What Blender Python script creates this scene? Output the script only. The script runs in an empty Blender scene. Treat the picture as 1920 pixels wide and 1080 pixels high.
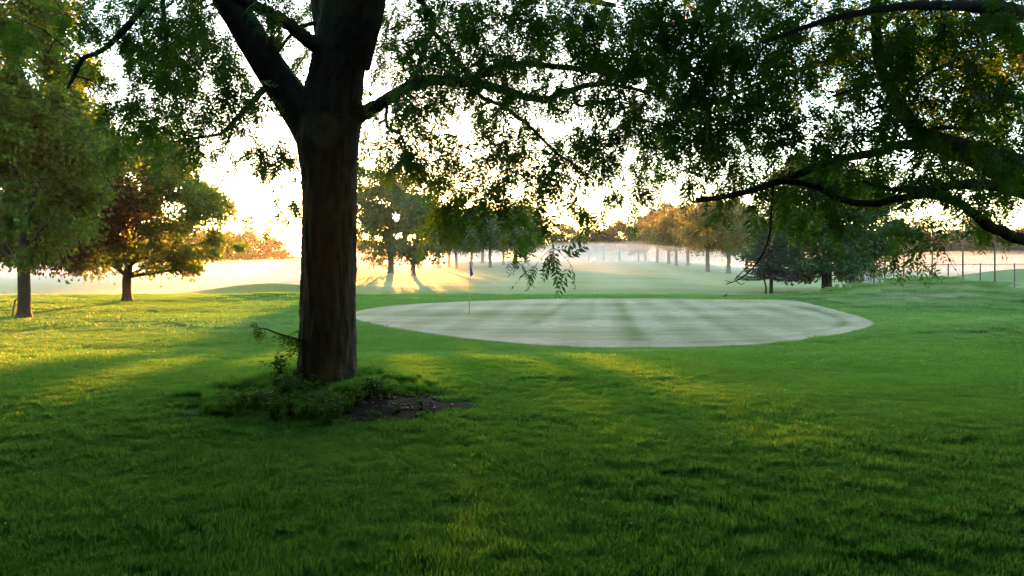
import bpy, math, random
import numpy as np
from math import radians

# ------------------------------------------------------------------ camera, sky, sun, exposure
sc = bpy.context.scene
F, HZ, EYE = 1371.0, 492.0, 1.65            # focal length and horizon row in the 1920 px frame, eye height
cam_d = bpy.data.cameras.new("camera")
cam = bpy.data.objects.new("camera", cam_d)
sc.collection.objects.link(cam)
cam.location = (0, 0, EYE)
cam.rotation_euler = (radians(90), 0, 0)
cam_d.sensor_width = 36.0
cam_d.lens = 36.0 * F / 1920.0
cam_d.shift_y = -(540.0 - HZ) / 1920.0
cam_d.clip_start = 0.05
cam_d.clip_end = 5000.0
sc.camera = cam

SUN_AZ = math.atan((742 - 960) / F)          # to the left of the view axis
SUN_EL = math.atan((HZ - 408) / F * math.cos(SUN_AZ))
SUN_DIR = (math.sin(SUN_AZ) * math.cos(SUN_EL), math.cos(SUN_AZ) * math.cos(SUN_EL), math.sin(SUN_EL))

world = bpy.data.worlds.new("World")
sc.world = world
world.use_nodes = True
wt = world.node_tree
wt.nodes.clear()
sky = wt.nodes.new("ShaderNodeTexSky")
sky.sky_type = 'NISHITA'
sky.sun_disc = False
sky.sun_elevation = SUN_EL
sky.sun_rotation = SUN_AZ
sky.altitude = 200
sky.air_density = 1.0
sky.dust_density = 0.5
sky.ozone_density = 1.5
bg = wt.nodes.new("ShaderNodeBackground")
bg.inputs[1].default_value = 0.15
# the sun's own disc, seen where the lamp below shines from
tc = wt.nodes.new("ShaderNodeTexCoord")
dot = wt.nodes.new("ShaderNodeVectorMath"); dot.operation = 'DOT_PRODUCT'
dot.inputs[1].default_value = SUN_DIR
stp = wt.nodes.new("ShaderNodeMath"); stp.operation = 'GREATER_THAN'
stp.inputs[1].default_value = math.cos(radians(0.45))
mul = wt.nodes.new("ShaderNodeVectorMath"); mul.operation = 'SCALE'
mul.inputs[0].default_value = (1.0, 0.78, 0.42)
sca = wt.nodes.new("ShaderNodeMath"); sca.operation = 'MULTIPLY'; sca.inputs[1].default_value = 600.0
add = wt.nodes.new("ShaderNodeVectorMath"); add.operation = 'ADD'
wo = wt.nodes.new("ShaderNodeOutputWorld")
L = wt.links.new
L(tc.outputs["Generated"], dot.inputs[0]); L(dot.outputs["Value"], stp.inputs[0])
L(stp.outputs[0], sca.inputs[0]); L(sca.outputs[0], mul.inputs["Scale"])
L(sky.outputs[0], add.inputs[0]); L(mul.outputs[0], add.inputs[1])
L(add.outputs[0], bg.inputs[0]); L(bg.outputs[0], wo.inputs[0])

sun_d = bpy.data.lights.new("sun", 'SUN')
sun_d.energy = 3.4
sun_d.angle = radians(0.5)
sun_d.color = (1.0, 0.33, 0.05)
sun = bpy.data.objects.new("sun", sun_d)
sc.collection.objects.link(sun)
from mathutils import Vector, Matrix
sun.rotation_euler = Vector(SUN_DIR).to_track_quat('Z', 'Y').to_euler()
sun.location = (-30, 60, 40)

vs = sc.view_settings
sc.display_settings.display_device = 'sRGB'
vs.view_transform = 'Standard'
vs.look = 'None'
vs.exposure = 3.95
vs.gamma = 1.0
vs.use_curve_mapping = False
cy = sc.cycles
cy.use_denoising = True
cy.denoiser = 'OPENIMAGEDENOISE'
cy.denoising_prefilter = 'NONE'
cy.denoising_input_passes = 'RGB_ALBEDO_NORMAL'
cy.max_bounces = 6
cy.diffuse_bounces = 3
cy.glossy_bounces = 2
cy.transmission_bounces = 4
cy.transparent_max_bounces = 4
cy.volume_bounces = 1
cy.sample_clamp_indirect = 6.0
cy.use_adaptive_sampling = False

HAZE_DENSITY = 0.00010
MIST_DENSITY = 0.0036

# ------------------------------------------------------------------ helpers
RS = np.random.RandomState(7)
COL = sc.collection


def at(px, py, d):
    """a point of the place that lies d metres ahead, given where the eye sees it"""
    return np.array([(px - 960.0) / F * d, d, EYE + (HZ - py) / F * d])


def sm(a, b, x):
    t = np.clip((np.asarray(x, float) - a) / (b - a), 0, 1)
    return t * t * (3 - 2 * t)


def wob(x, y, s, seed=0.0):
    """cheap smooth pseudo-noise, about -1..1"""
    x = np.asarray(x, float) / s; y = np.asarray(y, float) / s
    return (np.sin(1.7 * x + 1.3 * y + seed) + np.sin(-1.1 * x + 2.1 * y + 2.3 * seed + 1.0)
            + np.sin(2.9 * x - 0.7 * y + 0.7 * seed + 2.0) * 0.6) / 2.6


TREE_X, TREE_Y = (615 - 960) / F * 9.3, 9.3


def ground(x, y):
    x = np.asarray(x, float); y = np.asarray(y, float)
    yy = np.maximum(y, 20.0)
    r = x / yy
    h = -0.40 * sm(10, 18, y) - 0.26 * (1 - sm(0.5, 9.0, y))
    wl = sm(-0.30, -0.19, r)
    wr = 1 - sm(0.20, 0.38, r)
    rise = 2.5 * np.clip((y - 48) / 170.0, 0, 1) - 3.5 * sm(235, 340, y)
    h = h + rise * wl * wr * sm(44, 60, y)
    h = h - 2.2 * sm(44, 78, y) * (1 - wl)
    h = h - 0.55 * sm(52, 85, y) * (1 - wr)
    h = h + 0.70 * np.exp(-((x - 16) / 5.5) ** 2 - ((y - 17.5) / 5.0) ** 2)       # near rise on the right
    h = h + 1.30 * np.exp(-((x - 21.5) / 5.5) ** 2 - ((y - 37) / 3.2) ** 2)        # mound by the green
    h = h + 1.9 * np.exp(-((x - 60) / 11.0) ** 2 - ((y - 84) / 7.0) ** 2)          # bank behind the fence
    h = h + 0.95 * np.exp(-((x + 17.5) / 6.0) ** 2 - ((y - 54) / 3.5) ** 2)        # swell in the left hollow
    h = h + 0.22 * np.exp(-((x + 14.0) / 3.5) ** 2 - ((y - 43) / 1.8) ** 2)
    h = h + 0.16 * np.exp(-((x - TREE_X) ** 2 + (y - TREE_Y) ** 2) / 1.6 ** 2)
    near = 1 - sm(14, 20, y)
    h = h + (0.04 * wob(x, y, 2.3, 1.0) + 0.018 * wob(x * .6, y, 0.7, 6.0)) * near + 0.05 * wob(x * .4, y, 2.6, 4.0) * sm(8, 13, y) * (1 - sm(15.5, 17.5, y) * (1 - sm(42, 50, y)) * sm(-8, -5, x) * (1 - sm(13, 16, x))) + 0.03 * wob(x, y, 7.0, 2.0) * (1 - sm(15, 18, y) * (1 - sm(42, 50, y)) * sm(-8, -5, x) * (1 - sm(13, 16, x)))
    return h


def new_mesh(name, verts, faces, smooth=True):
    """faces: an (n,k) array, or a list of such arrays"""
    me = bpy.data.meshes.new(name)
    verts = np.asarray(verts, np.float32)
    fl = faces if isinstance(faces, list) else [faces]
    fl = [np.asarray(f, np.int32) for f in fl if len(f)]
    nl = sum(f.size for f in fl); nf = sum(len(f) for f in fl)
    me.vertices.add(len(verts)); me.vertices.foreach_set("co", verts.ravel())
    me.loops.add(nl); me.polygons.add(nf)
    me.loops.foreach_set("vertex_index", np.concatenate([f.ravel() for f in fl]))
    tot = np.concatenate([np.full(len(f), f.shape[1], np.int32) for f in fl])
    st = np.concatenate([[0], np.cumsum(tot)[:-1]]).astype(np.int32)
    me.polygons.foreach_set("loop_start", st)
    try:
        me.polygons.foreach_set("loop_total", tot)
    except Exception:
        pass
    me.update(calc_edges=True)
    if smooth:
        me.polygons.foreach_set("use_smooth", np.ones(nf, bool))
    me.validate()
    return me


def add_attr(me, name, vals, domain='POINT'):
    a = me.attributes.new(name, 'FLOAT', domain)
    a.data.foreach_set("value", np.asarray(vals, np.float32))


def link(name, me, mat=None, parent=None, loc=None):
    o = bpy.data.objects.new(name, me)
    COL.objects.link(o)
    if mat is not None and me is not None and not len(me.materials):
        me.materials.append(mat)
    if parent is not None:
        o.parent = parent
    if loc is not None:
        o.location = loc
    return o


def tag(o, label=None, cat=None, group=None, kind=None):
    if label: o["label"] = label
    if cat: o["category"] = cat
    if group: o["group"] = group
    if kind: o["kind"] = kind
    return o


def empty(name, loc, label=None, cat=None, group=None):
    o = bpy.data.objects.new(name, None)
    COL.objects.link(o)
    o.location = loc
    o.empty_display_size = 0.2
    return tag(o, label, cat, group)


def tubes(lines, sides=6):
    """lines: list of (points (n,3), radii (n)); returns verts, faces"""
    V, Fc, off = [], [], 0
    ang = np.linspace(0, 2 * math.pi, sides, endpoint=False)
    ca, sa = np.cos(ang), np.sin(ang)
    for pts, rad in lines:
        pts = np.asarray(pts, float); rad = np.asarray(rad, float)
        n = len(pts)
        t = np.gradient(pts, axis=0)
        t /= np.linalg.norm(t, axis=1)[:, None] + 1e-9
        ref = np.array([0.0, 1.0, 0.0]) if abs(t[:, 1]).mean() < 0.8 else np.array([1.0, 0.0, 0.0])
        u = np.cross(t, ref); u /= np.linalg.norm(u, axis=1)[:, None] + 1e-9
        w = np.cross(t, u)
        ring = pts[:, None, :] + rad[:, None, None] * (ca[None, :, None] * u[:, None, :] + sa[None, :, None] * w[:, None, :])
        V.append(ring.reshape(-1, 3))
        i = np.arange(n - 1)[:, None] * sides; j = np.arange(sides)[None, :]; k = (np.arange(sides)[None, :] + 1) % sides
        q = np.stack([i + j, i + k, i + sides + k, i + sides + j], -1).reshape(-1, 4) + off
        Fc.append(q)
        off += n * sides
    return np.concatenate(V), np.concatenate(Fc)


def spline(pts, n):
    """Catmull-Rom through the points (any number of columns)"""
    P = np.asarray(pts, float)
    P = np.vstack([2 * P[0] - P[1], P, 2 * P[-1] - P[-2]])
    m = len(P) - 3
    out = []
    for s in np.linspace(0, m, n):
        i = min(int(s), m - 1); t = s - i
        p0, p1, p2, p3 = P[i:i + 4]
        out.append(0.5 * (2 * p1 + (p2 - p0) * t + (2 * p0 - 5 * p1 + 4 * p2 - p3) * t * t + (3 * p1 - p0 - 3 * p2 + p3) * t ** 3))
    return np.array(out)


def unit(v):
    return v / (np.linalg.norm(v, axis=-1, keepdims=True) + 1e-9)


def leaf_quads(c, dirs, nrm, ln, wd, fold=0.12):
    """kite-shaped leaves: base, side, tip, side"""
    dirs = unit(dirs); side = unit(np.cross(dirs, nrm)); up = np.cross(side, dirs)
    ln = np.asarray(ln)[:, None]; wd = np.asarray(wd)[:, None]
    b = c; tip = c + dirs * ln - up * ln * fold
    mid = c + dirs * ln * 0.45 + up * wd * fold
    v = np.stack([b, mid + side * wd * 0.5, tip, mid - side * wd * 0.5], 1).reshape(-1, 3)
    f = np.arange(len(c) * 4).reshape(-1, 4)
    return v, f


# ------------------------------------------------------------------ materials
def mat(name):
    m = bpy.data.materials.new(name)
    m.use_nodes = True
    m.node_tree.nodes.clear()
    return m, m.node_tree.nodes, m.node_tree.links.new


def ramp(N, stops, interp='LINEAR'):
    r = N.new("ShaderNodeValToRGB")
    r.color_ramp.interpolation = interp
    e = r.color_ramp.elements
    while len(e) < len(stops): e.new(0.5)
    for k, (p, c) in enumerate(stops):
        e[k].position = p; e[k].color = (*c, 1)
    return r


def noise(N, Lk, scale, detail=4, rough=0.6, coord=None, dist=0.0):
    n = N.new("ShaderNodeTexNoise")
    n.inputs["Scale"].default_value = scale
    n.inputs["Detail"].default_value = detail
    n.inputs["Roughness"].default_value = rough
    n.inputs["Distortion"].default_value = dist
    if coord is not None: Lk(coord, n.inputs["Vector"])
    return n


def leaf_material(name, dark, light, trans, tfac=0.45, gloss=0.15, rough=0.5):
    """foliage: scattered and transmitted light, tone varying leaf by leaf"""
    m, N, Lk = mat(name)
    at_ = N.new("ShaderNodeAttribute"); at_.attribute_name = "rnd"
    r = ramp(N, [(0.0, dark), (1.0, light)])
    Lk(at_.outputs["Fac"], r.inputs[0])
    p = N.new("ShaderNodeBsdfPrincipled")
    p.inputs["Roughness"].default_value = rough
    p.inputs["Specular IOR Level"].default_value = gloss
    Lk(r.outputs[0], p.inputs["Base Color"])
    t = N.new("ShaderNodeBsdfTranslucent")
    r2 = ramp(N, [(0.0, tuple(0.65 * c for c in trans)), (1.0, trans)])
    Lk(at_.outputs["Fac"], r2.inputs[0]); Lk(r2.outputs[0], t.inputs[0])
    mx = N.new("ShaderNodeMixShader"); mx.inputs[0].default_value = tfac
    o = N.new("ShaderNodeOutputMaterial")
    Lk(p.outputs[0], mx.inputs[1]); Lk(t.outputs[0], mx.inputs[2]); Lk(mx.outputs[0], o.inputs[0])
    return m


def bark_material(name, c1, c2, scale=1.0, bump=0.6):
    m, N, Lk = mat(name)
    g = N.new("ShaderNodeTexCoord")
    mp = N.new("ShaderNodeMapping"); mp.inputs["Scale"].default_value = (9 * scale, 9 * scale, 1.3 * scale)
    Lk(g.outputs["Object"], mp.inputs[0])
    n1 = noise(N, Lk, 2.0, 8, 0.65, mp.outputs[0], 0.6)
    n2 = noise(N, Lk, 1.1 * scale, 3, 0.5, g.outputs["Object"])
    r = ramp(N, [(0.30, c1), (0.72, c2)])
    Lk(n1.outputs[0], r.inputs[0])
    lich = ramp(N, [(0.55, (0, 0, 0)), (0.75, (1, 1, 1))]); Lk(n2.outputs[0], lich.inputs[0])
    mix = N.new("ShaderNodeMixRGB"); mix.inputs[2].default_value = (0.10, 0.115, 0.05, 1)
    k = N.new("ShaderNodeMath"); k.operation = 'MULTIPLY'; k.inputs[1].default_value = 0.5
    Lk(lich.outputs[0], k.inputs[0]); Lk(k.outputs[0], mix.inputs[0]); Lk(r.outputs[0], mix.inputs[1])
    p = N.new("ShaderNodeBsdfPrincipled"); p.inputs["Roughness"].default_value = 0.9
    p.inputs["Specular IOR Level"].default_value = 0.2
    b = N.new("ShaderNodeBump"); b.inputs["Strength"].default_value = bump; b.inputs["Distance"].default_value = 0.03
    Lk(n1.outputs[0], b.inputs["Height"]); Lk(b.outputs[0], p.inputs["Normal"])
    Lk(mix.outputs[0], p.inputs["Base Color"])
    o = N.new("ShaderNodeOutputMaterial"); Lk(p.outputs[0], o.inputs[0])
    return m


def plain_material(name, col, rough=0.6, metal=0.0, var=0.25, spec=0.3):
    m, N, Lk = mat(name)
    g = N.new("ShaderNodeTexCoord")
    n = noise(N, Lk, 14, 4, 0.6, g.outputs["Object"])
    r = ramp(N, [(0.2, tuple(c * (1 - var) for c in col)), (0.8, tuple(c * (1 + var) for c in col))])
    Lk(n.outputs[0], r.inputs[0])
    p = N.new("ShaderNodeBsdfPrincipled")
    p.inputs["Roughness"].default_value = rough; p.inputs["Metallic"].default_value = metal
    p.inputs["Specular IOR Level"].default_value = spec
    Lk(r.outputs[0], p.inputs["Base Color"])
    o = N.new("ShaderNodeOutputMaterial"); Lk(p.outputs[0], o.inputs[0])
    return m


def turf_material(name, dark, light, dew, bump=0.5, fine=60.0):
    """mown turf; attribute dew (0..1) says how much dew lies on it"""
    m, N, Lk = mat(name)
    g = N.new("ShaderNodeNewGeometry")
    n1 = noise(N, Lk, 0.35, 5, 0.6, g.outputs["Position"])
    n2 = noise(N, Lk, fine, 3, 0.7, g.outputs["Position"])
    n3 = noise(N, Lk, 3.5, 4, 0.65, g.outputs["Position"])
    ad = N.new("ShaderNodeMath"); ad.operation = 'ADD'
    Lk(n1.outputs[0], ad.inputs[0]); Lk(n2.outputs[0], ad.inputs[1])
    ad2 = N.new("ShaderNodeMath"); ad2.operation = 'ADD'
    Lk(ad.outputs[0], ad2.inputs[0]); Lk(n3.outputs[0], ad2.inputs[1])
    d3 = N.new("ShaderNodeMath"); d3.operation = 'DIVIDE'; d3.inputs[1].default_value = 3.0
    Lk(ad2.outputs[0], d3.inputs[0])
    r = ramp(N, [(0.36, dark), (0.64, light)])
    Lk(d3.outputs[0], r.inputs[0])
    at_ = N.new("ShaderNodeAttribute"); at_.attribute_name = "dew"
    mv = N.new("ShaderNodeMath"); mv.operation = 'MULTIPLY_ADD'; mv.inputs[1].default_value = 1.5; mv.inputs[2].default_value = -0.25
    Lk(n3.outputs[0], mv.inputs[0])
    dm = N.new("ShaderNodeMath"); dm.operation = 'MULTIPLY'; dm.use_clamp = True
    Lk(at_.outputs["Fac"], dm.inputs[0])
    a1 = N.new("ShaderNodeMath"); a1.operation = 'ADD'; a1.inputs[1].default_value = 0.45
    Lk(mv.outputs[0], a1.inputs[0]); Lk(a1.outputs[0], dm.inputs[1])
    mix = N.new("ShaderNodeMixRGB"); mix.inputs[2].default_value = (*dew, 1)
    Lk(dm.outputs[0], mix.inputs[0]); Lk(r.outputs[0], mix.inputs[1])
    p = N.new("ShaderNodeBsdfPrincipled"); p.inputs["Roughness"].default_value = 0.85
    p.inputs["Specular IOR Level"].default_value = 0.04
    Lk(mix.outputs[0], p.inputs["Base Color"])
    b = N.new("ShaderNodeBump"); b.inputs["Strength"].default_value = bump; b.inputs["Distance"].default_value = 0.02
    Lk(n2.outputs[0], b.inputs["Height"]); Lk(b.outputs[0], p.inputs["Normal"])
    o = N.new("ShaderNodeOutputMaterial"); Lk(p.outputs[0], o.inputs[0])
    return m


def grass_material(name, dark, light, trans, dewc):
    m, N, Lk = mat(name)
    g = N.new("ShaderNodeNewGeometry")
    at_ = N.new("ShaderNodeAttribute"); at_.attribute_name = "rnd"
    n1 = noise(N, Lk, 1.6, 6, 0.7, g.outputs["Position"])
    m1 = N.new("ShaderNodeMath"); m1.operation = 'MULTIPLY_ADD'; m1.inputs[1].default_value = 0.85
    hf = N.new("ShaderNodeMath"); hf.operation = 'MULTIPLY_ADD'; hf.inputs[1].default_value = 2.0; hf.inputs[2].default_value = -0.95
    Lk(n1.outputs[0], hf.inputs[0])
    Lk(at_.outputs["Fac"], m1.inputs[0]); Lk(hf.outputs[0], m1.inputs[2])
    r = ramp(N, [(0.0, dark), (0.8, light), (1.0, dewc)])
    Lk(m1.outputs[0], r.inputs[0])
    dw = N.new("ShaderNodeAttribute"); dw.attribute_name = "dew"; dw.attribute_type = 'INSTANCER'
    dmx = N.new("ShaderNodeMixRGB"); dmx.inputs[2].default_value = (0.30, 0.35, 0.24, 1)
    Lk(dw.outputs["Fac"], dmx.inputs[0]); Lk(r.outputs[0], dmx.inputs[1])
    p = N.new("ShaderNodeBsdfPrincipled"); p.inputs["Roughness"].default_value = 0.5
    p.inputs["Specular IOR Level"].default_value = 0.2
    Lk(dmx.outputs[0], p.inputs["Base Color"])
    t = N.new("ShaderNodeBsdfTranslucent"); t.inputs[0].default_value = (*trans, 1)
    mx = N.new("ShaderNodeMixShader"); mx.inputs[0].default_value = 0.42
    o = N.new("ShaderNodeOutputMaterial")
    Lk(p.outputs[0], mx.inputs[1]); Lk(t.outputs[0], mx.inputs[2]); Lk(mx.outputs[0], o.inputs[0])
    return m


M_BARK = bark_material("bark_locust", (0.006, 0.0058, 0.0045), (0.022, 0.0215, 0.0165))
M_BARK2 = bark_material("bark_maple", (0.016, 0.012, 0.008), (0.050, 0.038, 0.026), 1.4)
M_LOCUST = leaf_material("locust_leaf", (0.012, 0.048, 0.005), (0.034, 0.100, 0.009), (0.085, 0.23, 0.012), 0.40)
M_MAPLE = leaf_material("maple_leaf", (0.007, 0.036, 0.004), (0.028, 0.090, 0.008), (0.20, 0.31, 0.012), 0.40)
M_RED = leaf_material("purple_maple_leaf", (0.020, 0.012, 0.007), (0.045, 0.020, 0.010), (0.14, 0.05, 0.015), 0.35)
M_MID = leaf_material("tree_leaf", (0.028, 0.060, 0.014), (0.075, 0.110, 0.020), (0.22, 0.21, 0.03), 0.45)
M_GOLD = leaf_material("yellowing_leaf", (0.040, 0.066, 0.012), (0.085, 0.100, 0.018), (0.17, 0.16, 0.03), 0.4)
M_DEEP = leaf_material("dark_leaf", (0.018, 0.048, 0.018), (0.045, 0.085, 0.025), (0.10, 0.14, 0.03), 0.35)
M_SPRUCE = leaf_material("spruce_needle", (0.022, 0.042, 0.024), (0.055, 0.075, 0.045), (0.08, 0.09, 0.04), 0.2, 0.2, 0.6)
M_WOODS = leaf_material("far_leaf", (0.025, 0.040, 0.014), (0.060, 0.065, 0.018), (0.13, 0.095, 0.02), 0.3)
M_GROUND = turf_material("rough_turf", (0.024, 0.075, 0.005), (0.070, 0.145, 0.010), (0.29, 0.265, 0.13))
M_GREEN = turf_material("green_turf", (0.055, 0.082, 0.022), (0.090, 0.115, 0.036), (0.270, 0.250, 0.160), 0.7, 45)
M_GRASS = grass_material("grass_blade", (0.010, 0.048, 0.006), (0.060, 0.160, 0.022), (0.12, 0.29, 0.026), (0.15, 0.23, 0.09))
M_WEED = leaf_material("weed_leaf", (0.018, 0.062, 0.010), (0.050, 0.115, 0.018), (0.10, 0.19, 0.02), 0.35, 0.03, 0.7)
M_SOIL = plain_material("bare_soil", (0.016, 0.012, 0.009), 0.95, 0, 0.5, 0.03)
M_CHIP = plain_material("wood_chip", (0.07, 0.055, 0.04), 0.9, 0, 0.3)
M_POLE = plain_material("painted_steel_pole", (0.018, 0.026, 0.025), 0.5, 0.0)
M_WIRE = plain_material("galvanised_wire", (0.14, 0.17, 0.17), 0.5, 0.3)
M_STICK = plain_material("weathered_wood", (0.07, 0.05, 0.035), 0.9)
M_FLAG = plain_material("blue_cloth", (0.010, 0.030, 0.22), 0.8, 0, 0.12)
M_ROD = plain_material("dark_rod", (0.05, 0.05, 0.045), 0.4)
M_RODW = plain_material("pale_rod", (0.26, 0.29, 0.22), 0.4, 0, 0.05)
M_BIRD = plain_material("dark_feather", (0.022, 0.020, 0.018), 0.7)
M_BEAK = plain_material("beak", (0.25, 0.15, 0.03), 0.5)

# ------------------------------------------------------------------ the ground, one sheet to the horizon
def axis(lo, hi, n, k):
    """denser around zero"""
    a, b = math.asinh(lo / k), math.asinh(hi / k)
    return np.sinh(np.linspace(a, b, n)) * k


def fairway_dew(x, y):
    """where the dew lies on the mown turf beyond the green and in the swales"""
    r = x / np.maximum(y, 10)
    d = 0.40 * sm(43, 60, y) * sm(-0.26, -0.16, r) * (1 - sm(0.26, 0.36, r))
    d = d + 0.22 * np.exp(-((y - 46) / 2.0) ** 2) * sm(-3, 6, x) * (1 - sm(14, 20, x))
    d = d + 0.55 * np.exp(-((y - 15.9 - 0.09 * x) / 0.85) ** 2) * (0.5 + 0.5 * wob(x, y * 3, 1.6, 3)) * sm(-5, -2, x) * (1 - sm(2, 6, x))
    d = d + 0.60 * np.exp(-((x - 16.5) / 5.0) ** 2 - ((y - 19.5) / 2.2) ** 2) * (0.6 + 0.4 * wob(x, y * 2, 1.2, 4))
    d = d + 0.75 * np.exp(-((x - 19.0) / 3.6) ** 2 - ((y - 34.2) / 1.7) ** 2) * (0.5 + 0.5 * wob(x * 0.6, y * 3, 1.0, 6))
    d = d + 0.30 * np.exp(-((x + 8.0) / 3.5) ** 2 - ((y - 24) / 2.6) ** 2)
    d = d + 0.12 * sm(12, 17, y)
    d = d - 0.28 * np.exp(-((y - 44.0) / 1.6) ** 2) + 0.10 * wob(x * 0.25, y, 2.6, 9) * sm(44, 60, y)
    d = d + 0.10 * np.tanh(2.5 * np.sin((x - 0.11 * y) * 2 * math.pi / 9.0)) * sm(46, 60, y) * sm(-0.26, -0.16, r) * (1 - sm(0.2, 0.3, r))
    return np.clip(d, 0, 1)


gx = axis(-720, 720, 420, 9.0)
gy = np.concatenate([-axis(0.2, 60, 30, 8)[::-1], axis(0, 790, 430, 14.0)])
GX, GY = np.meshgrid(gx, gy)
GZ = ground(GX, GY)
nx, ny = len(gx), len(gy)
i, j = np.meshgrid(np.arange(nx - 1), np.arange(ny - 1))
q = (j * nx + i).ravel()
gf = np.stack([q, q + 1, q + nx + 1, q + nx], 1)
me = new_mesh("ground", np.stack([GX, GY, GZ], -1).reshape(-1, 3), gf)
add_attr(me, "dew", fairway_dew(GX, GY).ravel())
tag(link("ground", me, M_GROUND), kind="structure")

# the putting green: a sheet on the turf
def ground_hit(px, py):
    z = -0.40
    for _ in range(6):
        d = (EYE - z) * F / (py - HZ)
        z = float(ground((px - 960) / F * d, d))
    return ((px - 960) / F * d, d)


GP = [(655, 590), (685, 579), (760, 571), (860, 566), (1000, 561.5), (1200, 560), (1380, 562), (1480, 568), (1545, 579),
      (1600, 594), (1638, 612), (1625, 626), (1560, 638), (1450, 647), (1300, 654), (1180, 656.5), (1050, 652), (950, 643), (850, 632),
      (750, 616), (690, 605)]
gpoly = np.array([(((px - 960) / F) * 2.05 * F / (py - HZ), 2.05 * F / (py - HZ)) for px, py in GP])
gcen = np.array([3.2, 26.0])
ga = np.unwrap(np.arctan2(gpoly[:, 1] - gcen[1], gpoly[:, 0] - gcen[0]))
gr = np.hypot(gpoly[:, 0] - gcen[0], gpoly[:, 1] - gcen[1])
if ga[-1] < ga[0]: ga, gr = ga[::-1], gr[::-1]
o_ = np.argsort(np.mod(ga, 2 * math.pi)); ga_s, gr_s = np.mod(ga, 2 * math.pi)[o_], gr[o_]
ga_s = np.concatenate([ga_s - 2 * math.pi, ga_s, ga_s + 2 * math.pi]); gr_s = np.tile(gr_s, 3)


def green_radius(a):
    a = np.mod(a, 2 * math.pi)
    s = 0
    for da in (-0.24, -0.12, 0, 0.12, 0.24):
        s = s + np.interp(a + da, ga_s, gr_s)
    return s / 5


def green_frac(x, y):
    dx, dy = np.asarray(x) - gcen[0], np.asarray(y) - gcen[1]
    return np.hypot(dx, dy) / green_radius(np.arctan2(dy, dx))


_ba = np.linspace(0, 2 * math.pi, 900, endpoint=False); _br = green_radius(_ba)
GB = np.stack([gcen[0] + np.cos(_ba) * _br, gcen[1] + np.sin(_ba) * _br], 1)
_t = np.roll(GB, -1, 0) - np.roll(GB, 1, 0); GN = unit(np.stack([_t[:, 1], -_t[:, 0]], 1))
def green_dist(x, y):
    d = float(np.min(np.hypot(GB[:, 0] - x, GB[:, 1] - y)))
    return d if float(green_frac(x, y)) > 1 else -d


NA, NR = 320, 90
A, Rr = np.meshgrid(np.linspace(0, 2 * math.pi, NA, endpoint=False), np.linspace(0.004, 1, NR))
RAD = green_radius(A)
X = gcen[0] + np.cos(A) * RAD * Rr; Y = gcen[1] + np.sin(A) * RAD * Rr
Z = ground(X, Y) + 0.02 * np.where(Rr > 0.995, -0.6, 1.0)
jj, ii = np.meshgrid(np.arange(NR - 1), np.arange(NA), indexing='ij')
q = jj * NA + ii; q2 = jj * NA + (ii + 1) % NA
gf = np.stack([q, q2, q2 + NA, q + NA], -1).reshape(-1, 4)
me = new_mesh("putting_green", np.stack([X, Y, Z], -1).reshape(-1, 3), gf)
def seg_dist(x, y, a, b):
    a = np.array(a); b = np.array(b); ab = b - a
    t = np.clip(((x - a[0]) * ab[0] + (y - a[1]) * ab[1]) / (ab @ ab), 0, 1)
    return np.hypot(x - a[0] - t * ab[0], y - a[1] - t * ab[1])
dew = 0.60 + 0.30 * wob(X * 0.3, Y, 1.5, 5) + 0.14 * wob(X * .5, Y * 2.5, 0.9, 8) + 0.2 * sm(.7, 1.0, Rr)
for (p1, p2, w_, k_) in [((1072, 561), (1000, 610), 0.25, .55), ((1160, 561), (1195, 640), 0.30, .5), ((1112, 561), (1105, 600), 0.22, .4), ((1270, 562), (1400, 640), 0.25, .2)]:
    a_ = ground_hit(*p1); b_ = ground_hit(*p2)
    dd = seg_dist(X, Y, a_, b_)
    dew = dew - k_ * np.exp(-(dd / w_) ** 2) * (0.75 + 0.25 * wob(X, Y, 1.1, 2))
dew = dew + 0.20 * np.tanh(2 * np.sin((X - 0.10 * Y) * 2 * math.pi / 1.7)) * (.6 + .4 * wob(X, Y, 3, 1))
dew = dew - 0.45 * np.exp(-((Y - 28.3 - 0.05 * X) / 1.1) ** 2) * (1 - sm(-1, 4, X))
dew = dew - 0.55 * np.exp(-((Rr - 0.89) / 0.022) ** 2) * np.exp(-((A - np.mod(-0.1, 2 * math.pi)) / 0.9) ** 2) - 0.55 * np.exp(-((Rr - 0.89) / 0.022) ** 2) * np.exp(-((A + 0.1) / 0.9) ** 2)
dew = dew * (1 - sm(.975, .998, Rr))
add_attr(me, "dew", np.clip(dew, 0, 1).ravel())
tag(link("putting_green", me, M_GREEN), kind="structure")

# bare soil by the foot of the big tree
SOIL_C = (-1.35, 8.15)
def soil_r(a):
    return 0.80 + 0.18 * np.sin(2 * a + 0.6) + 0.09 * np.sin(5 * a + 1) + 0.06 * np.sin(9 * a)
A, Rr = np.meshgrid(np.linspace(0, 2 * math.pi, 72, endpoint=False), np.linspace(0.02, 1, 14))
X = SOIL_C[0] + np.cos(A) * soil_r(A) * Rr * 1.05; Y = SOIL_C[1] + np.sin(A) * soil_r(A) * Rr * 0.98
Z = ground(X, Y) + 0.006 + 0.03 * (1 - Rr) - 0.03 * sm(.8, 1, Rr) + 0.012 * wob(X, Y, 0.12, 3) * (1 - Rr)
jj, ii = np.meshgrid(np.arange(13), np.arange(72), indexing='ij')
q = jj * 72 + ii; q2 = jj * 72 + (ii + 1) % 72
me = new_mesh("soil_patch", np.stack([X, Y, Z], -1).reshape(-1, 3), np.stack([q, q2, q2 + 72, q + 72], -1).reshape(-1, 4))
tag(link("soil_patch", me, M_SOIL), kind="structure")

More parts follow.
